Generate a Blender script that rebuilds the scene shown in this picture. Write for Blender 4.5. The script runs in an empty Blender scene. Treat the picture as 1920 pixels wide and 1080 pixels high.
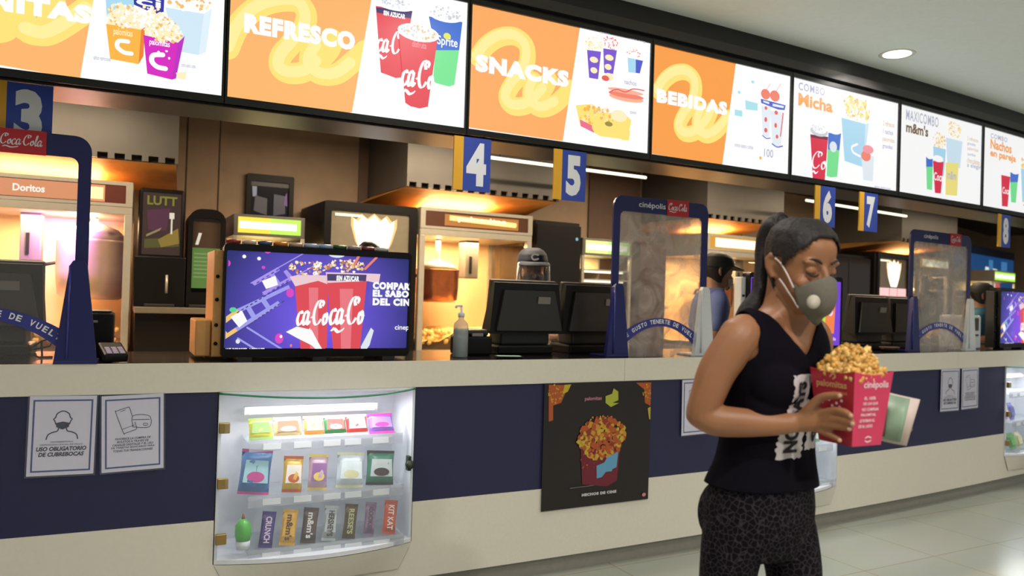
import bpy, bmesh, math, random
from mathutils import Vector, Matrix, noise
from mathutils.bvhtree import BVHTree
PI = math.pi
scene = bpy.context.scene
COL = scene.collection

# ---------------------------------------------------------------- camera, world, lights, exposure
cam_data = bpy.data.cameras.new('camera')
cam = bpy.data.objects.new('camera', cam_data)
COL.objects.link(cam)
cam_data.sensor_width = 36.0
cam_data.lens = 27.81
cam_data.clip_start = 0.05
YAW, PITCH, ROLL = 0.50078, 0.01089, 0.03005
_right = Vector((math.cos(YAW), -math.sin(YAW), 0))
_fwd = Vector((math.sin(YAW) * math.cos(PITCH), math.cos(YAW) * math.cos(PITCH), math.sin(PITCH)))
_upp = _right.cross(_fwd)
_cr = _right * math.cos(ROLL) + _upp * math.sin(ROLL)
_cu = _upp * math.cos(ROLL) - _right * math.sin(ROLL)
_m = Matrix((_cr, _cu, -_fwd)).transposed().to_4x4()
_m.translation = (-2.4833, -3.2705, 1.411)
cam.matrix_world = _m
cam_data.dof.use_dof = True
cam_data.dof.focus_distance = 3.1
cam_data.dof.aperture_fstop = 2.8
scene.camera = cam

world = bpy.data.worlds.new('lobby_ambience')
scene.world = world
world.use_nodes = True
world.node_tree.nodes['Background'].inputs[0].default_value = (0.94, 1.0, 0.98, 1)
world.node_tree.nodes['Background'].inputs[1].default_value = 0.27

scene.view_settings.view_transform = 'Standard'
scene.view_settings.look = 'None'
scene.view_settings.exposure = 0.0
scene.view_settings.gamma = 1.0
scene.view_settings.use_curve_mapping = False

# ---------------------------------------------------------------- the curved counter line: s along it, d behind it
KAP = 0.02482
RAD = 1 / KAP
S0 = 2.0
def P(s, d, z=0.0):
    ph = KAP * (s - S0)
    return Vector(((RAD - d) * math.sin(ph), RAD - (RAD - d) * math.cos(ph), z))
def T(s, d, z=0.0, rot=0.0):
    return Matrix.Translation(P(s, d, z)) @ Matrix.Rotation(KAP * (s - S0) + rot, 4, 'Z')

def area_light(name, loc, size, power, color, rot=(0, 0, 0), shape='DISK', size_y=None, spread=PI):
    l = bpy.data.lights.new(name, 'AREA')
    l.shape = shape
    l.size = size
    if size_y: l.size_y = size_y
    l.energy = power
    l.color = color
    l.spread = spread
    o = bpy.data.objects.new(name, l)
    o.location = loc
    o.rotation_euler = rot
    COL.objects.link(o)
    return o
# rows of recessed lobby downlights (the two farthest added to brighten the signs)
LAMP_SPOTS = [(3.81, -0.22), (1.0, -0.75), (6.6, -0.3), (3.4, -2.6), (0.4, -2.9), (6.5, -2.6), (-1.6, -2.2), (9.3, -0.9), (1.2, -4.6), (4.6, -4.6)]
for _i, (_s, _d) in enumerate(LAMP_SPOTS):
    area_light('downlight_glow', P(_s, _d, 2.925), 0.16, 11 if _d > -1 else (22 if _d > -4 else 75), (1.0, 0.95, 0.88), spread=2.5)
# fill lights added under the kitchen ceiling to raise its ambient level
for _s, _p in ((-1.2, 54), (1.6, 70), (4.4, 64), (7.2, 32), (10.5, 22)):
    area_light('kitchen_fill_glow', P(_s, 1.4, 2.62), 1.6, _p, (1.0, 0.78, 0.52), rot=(0, 0, KAP * (_s - S0)), shape='RECTANGLE', size_y=0.08)

# ---------------------------------------------------------------- materials
_mats = {}
def lin(c):
    c = c / 255.0
    return c / 12.92 if c <= 0.04045 else ((c + 0.055) / 1.055) ** 2.4
def rgb(c):
    return (lin(c[0]), lin(c[1]), lin(c[2]), 1.0)
def mat(name, c, rough=0.5, metal=0.0, vary=0.05, scale=30.0, bump=0.0, spec=0.5):
    if name in _mats: return _mats[name]
    m = bpy.data.materials.new(name)
    m.use_nodes = True
    nt = m.node_tree
    b = nt.nodes['Principled BSDF']
    b.inputs['Roughness'].default_value = rough
    b.inputs['Metallic'].default_value = metal
    b.inputs['Specular IOR Level'].default_value = spec
    co = rgb(c)
    if vary > 0:
        tc = nt.nodes.new('ShaderNodeTexCoord')
        nz = nt.nodes.new('ShaderNodeTexNoise')
        nz.inputs['Scale'].default_value = scale
        nz.inputs['Detail'].default_value = 4
        rp = nt.nodes.new('ShaderNodeMapRange')
        rp.inputs[1].default_value = 0.3; rp.inputs[2].default_value = 0.7
        rp.inputs[3].default_value = 1 - vary; rp.inputs[4].default_value = 1 + vary
        mx = nt.nodes.new('ShaderNodeVectorMath'); mx.operation = 'SCALE'
        mx.inputs[0].default_value = co[:3]
        nt.links.new(tc.outputs['Object'], nz.inputs['Vector'])
        nt.links.new(nz.outputs['Fac'], rp.inputs[0])
        nt.links.new(rp.outputs[0], mx.inputs['Scale'])
        nt.links.new(mx.outputs[0], b.inputs['Base Color'])
        if bump > 0:
            bp = nt.nodes.new('ShaderNodeBump')
            bp.inputs['Strength'].default_value = bump
            bp.inputs['Distance'].default_value = 0.01
            nt.links.new(nz.outputs['Fac'], bp.inputs['Height'])
            nt.links.new(bp.outputs[0], b.inputs['Normal'])
    else:
        b.inputs['Base Color'].default_value = co
    _mats[name] = m
    return m
def glow(name, c, k=1.0, rough=0.35):
    if name in _mats: return _mats[name]
    m = bpy.data.materials.new(name)
    m.use_nodes = True
    b = m.node_tree.nodes['Principled BSDF']
    b.inputs['Base Color'].default_value = (0.02, 0.02, 0.02, 1)
    b.inputs['Roughness'].default_value = rough
    b.inputs['Emission Color'].default_value = rgb(c)
    b.inputs['Emission Strength'].default_value = k
    _mats[name] = m
    return m
def clear(name, tint=(255, 255, 255), refl=0.08, milk=0.0, milk_c=(200, 200, 200), patchy=False):
    """clear sheet: lets light straight through, mirrors a little; milk paints a pale haze over it"""
    if name in _mats: return _mats[name]
    m = bpy.data.materials.new(name)
    m.use_nodes = True
    nt = m.node_tree
    for n in list(nt.nodes):
        if n.type == 'BSDF_PRINCIPLED': nt.nodes.remove(n)
    out = [n for n in nt.nodes if n.type == 'OUTPUT_MATERIAL'][0]
    tr = nt.nodes.new('ShaderNodeBsdfTransparent'); tr.inputs[0].default_value = rgb(tint)
    gl = nt.nodes.new('ShaderNodeBsdfGlossy'); gl.inputs['Roughness'].default_value = 0.03
    mx = nt.nodes.new('ShaderNodeMixShader')
    lw = nt.nodes.new('ShaderNodeLayerWeight'); lw.inputs[0].default_value = 0.12
    mr = nt.nodes.new('ShaderNodeMapRange')
    mr.inputs[3].default_value = refl * 0.5; mr.inputs[4].default_value = min(1, refl * 6)
    nt.links.new(lw.outputs['Fresnel'], mr.inputs[0])
    nt.links.new(mr.outputs[0], mx.inputs[0])
    nt.links.new(gl.outputs[0], mx.inputs[2])
    if milk > 0:
        df = nt.nodes.new('ShaderNodeBsdfDiffuse'); df.inputs[0].default_value = rgb(milk_c)
        m2 = nt.nodes.new('ShaderNodeMixShader'); m2.inputs[0].default_value = milk
        if patchy:
            nz = nt.nodes.new('ShaderNodeTexNoise'); nz.inputs['Scale'].default_value = 5; nz.inputs['Detail'].default_value = 5; nz.inputs['Distortion'].default_value = 2.2
            tcn = nt.nodes.new('ShaderNodeTexCoord'); nt.links.new(tcn.outputs['Object'], nz.inputs[0])
            ms = nt.nodes.new('ShaderNodeMapRange'); ms.inputs[1].default_value = .35; ms.inputs[2].default_value = .7; ms.inputs[3].default_value = milk * .35; ms.inputs[4].default_value = milk * 1.9
            nt.links.new(nz.outputs['Fac'], ms.inputs[0]); nt.links.new(ms.outputs[0], m2.inputs[0])
            bp = nt.nodes.new('ShaderNodeBump'); bp.inputs['Strength'].default_value = .5; bp.inputs['Distance'].default_value = .02; nt.links.new(nz.outputs['Fac'], bp.inputs['Height']); nt.links.new(bp.outputs[0], gl.inputs['Normal'])
        nt.links.new(tr.outputs[0], m2.inputs[1]); nt.links.new(df.outputs[0], m2.inputs[2])
        nt.links.new(m2.outputs[0], mx.inputs[1])
    else:
        nt.links.new(tr.outputs[0], mx.inputs[1])
    nt.links.new(mx.outputs[0], out.inputs[0])
    _mats[name] = m
    return m

# ---------------------------------------------------------------- mesh builder
_glyphs = {}
def glyph_mesh(s, bold, shear, space):
    key = (s, bold, shear, space)
    if key in _glyphs: return _glyphs[key]
    cu = bpy.data.curves.new('lettering', 'FONT')
    cu.body = s
    cu.size = 1.0
    cu.offset = bold
    cu.shear = shear
    cu.space_character = space
    cu.resolution_u = 3
    ob = bpy.data.objects.new('lettering', cu)
    COL.objects.link(ob)
    dg = bpy.context.evaluated_depsgraph_get()
    me = bpy.data.meshes.new_from_object(ob.evaluated_get(dg))
    v = [(p.co.x, p.co.y) for p in me.vertices]
    f = [tuple(q.vertices) for q in me.polygons]
    bpy.data.objects.remove(ob); bpy.data.curves.remove(cu); bpy.data.meshes.remove(me)
    _glyphs[key] = (v, f)
    return v, f
def crom(pts, n=6):
    """Catmull-Rom through points of any dimension"""
    out = []
    L = len(pts)
    for i in range(L - 1):
        p0 = pts[max(i - 1, 0)]; p1 = pts[i]; p2 = pts[i + 1]; p3 = pts[min(i + 2, L - 1)]
        for k in range(n):
            t = k / n
            out.append(tuple(0.5 * (2 * b + (c - a) * t + (2 * a - 5 * b + 4 * c - d) * t * t + (3 * b - a - 3 * c + d) * t ** 3)
                             for a, b, c, d in zip(p0, p1, p2, p3)))
    out.append(tuple(pts[-1]))
    return out
class MB:
    def __init__(self):
        self.v = []; self.f = []; self.mi = []; self.sm = []; self.mats = []
    def idx(self, m):
        if m not in self.mats: self.mats.append(m)
        return self.mats.index(m)
    def add(self, vs, fs, m, smooth=False, M=None):
        o = len(self.v)
        if M is not None: vs = [M @ Vector(v) for v in vs]
        self.v.extend([tuple(v) for v in vs])
        i = self.idx(m)
        for f in fs:
            self.f.append(tuple(o + k for k in f)); self.mi.append(i); self.sm.append(smooth)
        return self
    def bm(self, bm, m, smooth=False, M=None):
        bm.verts.index_update()
        self.add([v.co.copy() for v in bm.verts], [[v.index for v in f.verts] for f in bm.faces], m, smooth, M)
        bm.free()
        return self
    def box(self, x0, x1, y0, y1, z0, z1, m, bev=0.0, seg=2, M=None):
        bm = bmesh.new()
        bmesh.ops.create_cube(bm, size=1.0)
        for v in bm.verts:
            v.co = Vector(((x0 + x1) / 2 + v.co.x * (x1 - x0), (y0 + y1) / 2 + v.co.y * (y1 - y0), (z0 + z1) / 2 + v.co.z * (z1 - z0)))
        if bev > 0:
            bmesh.ops.bevel(bm, geom=list(bm.edges), offset=bev, segments=seg, profile=0.5, affect='EDGES')
        return self.bm(bm, m, False, M)
    def tube(self, pts, r, m, n=10, smooth=True, M=None, flat=1.0):
        """tube along pts, r a number or a list; closed ends"""
        pts = [Vector(p) for p in pts]
        L = len(pts)
        rs = r if isinstance(r, (list, tuple)) else [r] * L
        vs = []; fs = []
        up = None
        for i in range(L):
            t = (pts[min(i + 1, L - 1)] - pts[max(i - 1, 0)])
            t = t.normalized() if t.length > 1e-9 else Vector((0, 0, 1))
            if up is None:
                up = Vector((0, 0, 1)) if abs(t.z) < 0.9 else Vector((0, 1, 0))
            a = t.cross(up)
            a = a.normalized() if a.length > 1e-6 else t.orthogonal().normalized()
            b = a.cross(t).normalized()
            up = b
            for k in range(n):
                w = 2 * PI * k / n
                vs.append(pts[i] + a * math.cos(w) * rs[i] + b * math.sin(w) * rs[i] * flat)
        for i in range(L - 1):
            for k in range(n):
                k2 = (k + 1) % n
                fs.append((i * n + k, i * n + k2, (i + 1) * n + k2, (i + 1) * n + k))
        fs.append(tuple(range(n - 1, -1, -1))); fs.append(tuple((L - 1) * n + k for k in range(n)))
        return self.add(vs, [f[::-1] for f in fs], m, smooth, M)
    def lathe(self, prof, m, n=24, smooth=True, M=None, sx=1.0, sy=1.0):
        vs = []; fs = []
        for r, z in prof:
            for k in range(n):
                w = 2 * PI * k / n
                vs.append((r * math.cos(w) * sx, r * math.sin(w) * sy, z))
        L = len(prof)
        for i in range(L - 1):
            for k in range(n):
                k2 = (k + 1) % n
                fs.append((i * n + k, i * n + k2, (i + 1) * n + k2, (i + 1) * n + k))
        fs.append(tuple(range(n - 1, -1, -1))); fs.append(tuple((L - 1) * n + k for k in range(n)))
        return self.add(vs, fs, m, smooth, M)
    def ball(self, c, r, m, n=10, M=None, jit=0.0, rnd=None):
        rx, ry, rz = r if isinstance(r, (tuple, list)) else (r, r, r)
        vs = []; fs = []
        h = max(4, n // 2 + 1)
        for i in range(h + 1):
            th = PI * i / h
            for k in range(n):
                w = 2 * PI * k / n
                j = 1 + (rnd.uniform(-jit, jit) if rnd else 0)
                vs.append((c[0] + rx * math.sin(th) * math.cos(w) * j, c[1] + ry * math.sin(th) * math.sin(w) * j, c[2] + rz * math.cos(th) * j))
        for i in range(h):
            for k in range(n):
                k2 = (k + 1) % n
                fs.append((i * n + k, (i + 1) * n + k, (i + 1) * n + k2, i * n + k2))
        return self.add(vs, fs, m, True, M)
    def prism(self, pts, y0, y1, m, M=None, smooth=False):
        """(x,z) outline given the depth y0..y1"""
        n = len(pts)
        a = sum(pts[i][0] * pts[(i + 1) % n][1] - pts[(i + 1) % n][0] * pts[i][1] for i in range(n))
        if a < 0: pts = pts[::-1]
        vs = [(x, y0, z) for x, z in pts] + [(x, y1, z) for x, z in pts]
        fs = [tuple(range(n)), tuple(range(2 * n - 1, n - 1, -1))]
        fs += [(i, i + n, (i + 1) % n + n, (i + 1) % n) for i in range(n)]
        return self.add(vs, fs, m, smooth, M)
    def frame(self, outer, inner, y0, y1, m, M=None):
        """ring between two outlines of equal length, with depth"""
        n = len(outer)
        vs = [(x, y0, z) for x, z in outer] + [(x, y0, z) for x, z in inner] + [(x, y1, z) for x, z in outer] + [(x, y1, z) for x, z in inner]
        fs = []
        for i in range(n):
            j = (i + 1) % n
            fs += [(i, j, n + j, n + i), (2 * n + j, 2 * n + i, 3 * n + i, 3 * n + j), (j, i, 2 * n + i, 2 * n + j), (n + i, n + j, 3 * n + j, 3 * n + i)]
        return self.add(vs, fs, m, False, M)
    def slab(self, s0, s1, d0, d1, z0, z1, m, n=None):
        """slab following the curved counter line"""
        n = n or max(2, int((s1 - s0) / 0.2))
        vs = []; fs = []
        for i in range(n + 1):
            s = s0 + (s1 - s0) * i / n
            for d, z in ((d0, z0), (d1, z0), (d1, z1), (d0, z1)):
                vs.append(P(s, d, z))
        for i in range(n):
            for k in range(4):
                k2 = (k + 1) % 4
                fs.append((i * 4 + k, i * 4 + k2, (i + 1) * 4 + k2, (i + 1) * 4 + k)[::-1])
        fs.append((0, 1, 2, 3)); fs.append((n * 4 + 3, n * 4 + 2, n * 4 + 1, n * 4))
        return self.add(vs, [f[::-1] for f in fs], m)
    def flat(self, vs2, fs, m, y, clip=None, M=None):
        """flat print in the x-z plane facing -y, optionally trimmed to a rectangle"""
        for f in fs:
            p = [vs2[k] for k in f]
            if clip: p = trim(p, clip)
            if len(p) < 3: continue
            a = sum(p[i][0] * p[(i + 1) % len(p)][1] - p[(i + 1) % len(p)][0] * p[i][1] for i in range(len(p)))
            if abs(a) < 1e-9: continue
            if a < 0: p = p[::-1]
            self.add([(q[0], y, q[1]) for q in p], [tuple(range(len(p)))], m, False, M)
        return self
    def text(self, s, x, z, w, h, m, y, clip=None, M=None, bold=0.0, shear=0.0, space=1.0, keep=False):
        """lettering fitted to the box (x, z, w, h); keep holds the letters' own proportions and centres them"""
        v, f = glyph_mesh(s, bold, shear, space)
        if not v: return self
        x0 = min(p[0] for p in v); x1 = max(p[0] for p in v); z0 = min(p[1] for p in v); z1 = max(p[1] for p in v)
        kx = w / max(1e-6, x1 - x0); kz = h / max(1e-6, z1 - z0)
        if keep:
            kx = kz = min(kx, kz); x += (w - kx * (x1 - x0)) / 2; z += (h - kz * (z1 - z0)) / 2
        return self.flat([(x + (p[0] - x0) * kx, z + (p[1] - z0) * kz) for p in v], f, m, y, clip, M)
    def ribbon(self, pts, w, m, y, clip=None, M=None, n=6, nib=None):
        """flat stroke; with nib (angle) the width changes like a broad pen"""
        q = crom(pts, n)
        L = len(q)
        l = []; r = []
        for i in range(L):
            a = q[max(i - 1, 0)]; b = q[min(i + 1, L - 1)]
            dx, dz = b[0] - a[0], b[1] - a[1]
            k = math.hypot(dx, dz) or 1
            ww = w / 2
            if nib is not None:
                ww *= 0.35 + 0.9 * abs(math.sin(math.atan2(dz, dx) - nib))
            nx, nz = -dz / k * ww, dx / k * ww
            l.append((q[i][0] + nx, q[i][1] + nz)); r.append((q[i][0] - nx, q[i][1] - nz))
        vs = l + r
        self.flat(vs, [(i, i + 1, L + i + 1, L + i) for i in range(L - 1)], m, y, clip, M)
        for c in (q[0], q[-1]):
            if nib is None:
                self.disc(c[0], c[1], w / 2, w / 2, m, y, clip, M, 14)
        return self
    def disc(self, cx, cz, rx, rz, m, y, clip=None, M=None, n=20):
        vs = [(cx + rx * math.cos(2 * PI * k / n), cz + rz * math.sin(2 * PI * k / n)) for k in range(n)]
        return self.flat(vs, [tuple(range(n))], m, y, clip, M)
    def build(self, name, parent=None, M=None, auto=None):
        me = bpy.data.meshes.new(name)
        me.from_pydata(self.v, [], self.f)
        for m in self.mats: me.materials.append(m)
        me.polygons.foreach_set('material_index', self.mi)
        me.polygons.foreach_set('use_smooth', self.sm)
        me.update()
        o = bpy.data.objects.new(name, me)
        COL.objects.link(o)
        if parent is not None: o.parent = parent
        if M is not None: o.matrix_local = M
        return o
def trim(p, c):
    x0, x1, z0, z1 = c
    for ax, lim, sg in ((0, x0, 1), (0, x1, -1), (1, z0, 1), (1, z1, -1)):
        out = []
        for i in range(len(p)):
            a, b = p[i - 1], p[i]
            ia = (a[ax] - lim) * sg >= 0; ib = (b[ax] - lim) * sg >= 0
            if ia != ib:
                t = (lim - a[ax]) / (b[ax] - a[ax])
                out.append((a[0] + (b[0] - a[0]) * t, a[1] + (b[1] - a[1]) * t))
            if ib: out.append(b)
        p = out
        if not p: return p
    return p
def rrect(x0, x1, z0, z1, r, n=5, corners=(1, 1, 1, 1)):
    """rounded rectangle outline (x,z), anticlockwise from lower left"""
    o = []
    for (cx, cz, a0), on in zip(((x0 + r, z0 + r, PI), (x1 - r, z0 + r, 1.5 * PI), (x1 - r, z1 - r, 0), (x0 + r, z1 - r, 0.5 * PI)), corners):
        for k in range(n + 1):
            a = a0 + 0.5 * PI * k / n
            if on: o.append((cx + r * math.cos(a), cz + r * math.sin(a)))
            else: o.append((cx + r * (1 if math.cos(a0 + PI / 4) > 0 else -1), cz + r * (1 if math.sin(a0 + PI / 4) > 0 else -1)))
    return o
def tag(o, label, cat, group=None):
    o['label'] = label; o['category'] = cat
    if group: o['group'] = group
    return o
def thing(name, M, label, cat, group=None):
    o = bpy.data.objects.new(name, None)
    o.empty_display_size = 0.05
    COL.objects.link(o)
    o.matrix_world = M
    return tag(o, label, cat, group)
def struct(o):
    o['kind'] = 'structure'
    return o
def script_word(mb, word, x, z, w, h, m, y, clip=None, M=None):
    """flowing pen script, written stroke by stroke in a unit-high box"""
    G = {
     'C': (0.80, [[(.70, .78), (.78, .92), (.62, 1.0), (.48, .86), (.56, .70)], [(.62, 1.0), (.34, .98), (.10, .66), (.06, .30), (.20, .06), (.44, .06), (.66, .26)]]),
     'o': (0.46, [[(.30, .50), (.12, .44), (.04, .22), (.14, .04), (.30, .12), (.36, .34), (.28, .50), (.20, .40), (.40, .34), (.48, .36)]]),
     'c': (0.46, [[(.40, .46), (.32, .56), (.14, .46), (.04, .22), (.14, .02), (.30, .04), (.46, .20)]]),
     'a': (0.62, [[(.42, .50), (.26, .57), (.08, .36), (.08, .08), (.22, .04), (.40, .30), (.46, .54)], [(.46, .54), (.40, .24), (.44, .03), (.62, .18)]]),
     'l': (0.32, [[(.04, .16), (.22, .60), (.30, .94), (.22, 1.0), (.14, .60), (.12, .14), (.20, .03), (.34, .18)]]),
     '-': (0.22, [[(.04, .30), (.18, .36)]]),
    }
    tot = sum(G[c][0] for c in word)
    kx = w / tot
    cx = 0
    for ch in word:
        adv, strokes = G[ch]
        for st in strokes:
            mb.ribbon([(x + (cx + px + 0.12 * pz - .05) * kx, z + pz * h) for px, pz in st], h * 0.10, m, y, clip, M, n=5, nib=0.5)
        cx += adv
    # the tail that sweeps under the first letters
    mb.ribbon([(x + a * w, z + b * h) for a, b in ((.12, -.10), (.05, -.22), (.14, -.16), (.24, -.26), (.36, -.20), (.42, -.12))], h * 0.10, m, y, clip, M, n=5, nib=0.9)
# ---------------------------------------------------------------- printed and lit pictures
PAL = dict(white=(255,255,255), orange=(248,180,108), orange2=(249,170,98), orange3=(246,158,74), yellow=(255,224,120), yellow2=(255,236,156), skyblue=(170,216,240), lightblue=(206,230,244), paleblue=(222,238,248),
 cream=(255,236,190), tan=(238,190,120), deepblue=(48,52,160), amber=(248,180,70), orangedk=(234,130,50), magenta=(212,36,190), purplepk=(184,44,190), greyt=(176,180,200),
 red=(226,72,84), navyt=(70,60,110), icegrey=(206,208,214), paleice=(226,234,242), spriteblue=(64,112,206), sprite=(118,226,146), lime=(226,230,90), pink=(246,150,160),
 violet=(120,86,206), redlt=(230,92,84), salmon=(240,130,110), blue=(78,92,200), peach=(248,176,150), pinkhot=(232,110,140), olive=(150,140,60), cyan=(170,224,234),
 lavender=(172,172,206), orangetx=(250,168,84), crimson=(220,36,72), maroon=(120,24,60), tantx=(222,196,170), brown=(120,92,60), paleyellow=(240,226,130),
 violet1=(92,70,206), violet2=(84,84,224), lilac=(170,150,236), lilac2=(160,160,240), gold=(244,200,110), pinkball=(222,70,196), green2=(90,214,150), redlt2=(238,120,130), icepink=(240,206,214), brownlt=(190,120,80),
 fire1=(178,84,36), fire2=(206,142,46), fire3=(196,170,50), fire4=(140,50,34), pinktx=(206,130,150), limed=(176,180,60), wine=(112,26,44), wine2=(120,40,60), sky2=(98,160,196), white2=(206,200,204), greyp=(110,100,106))
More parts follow.
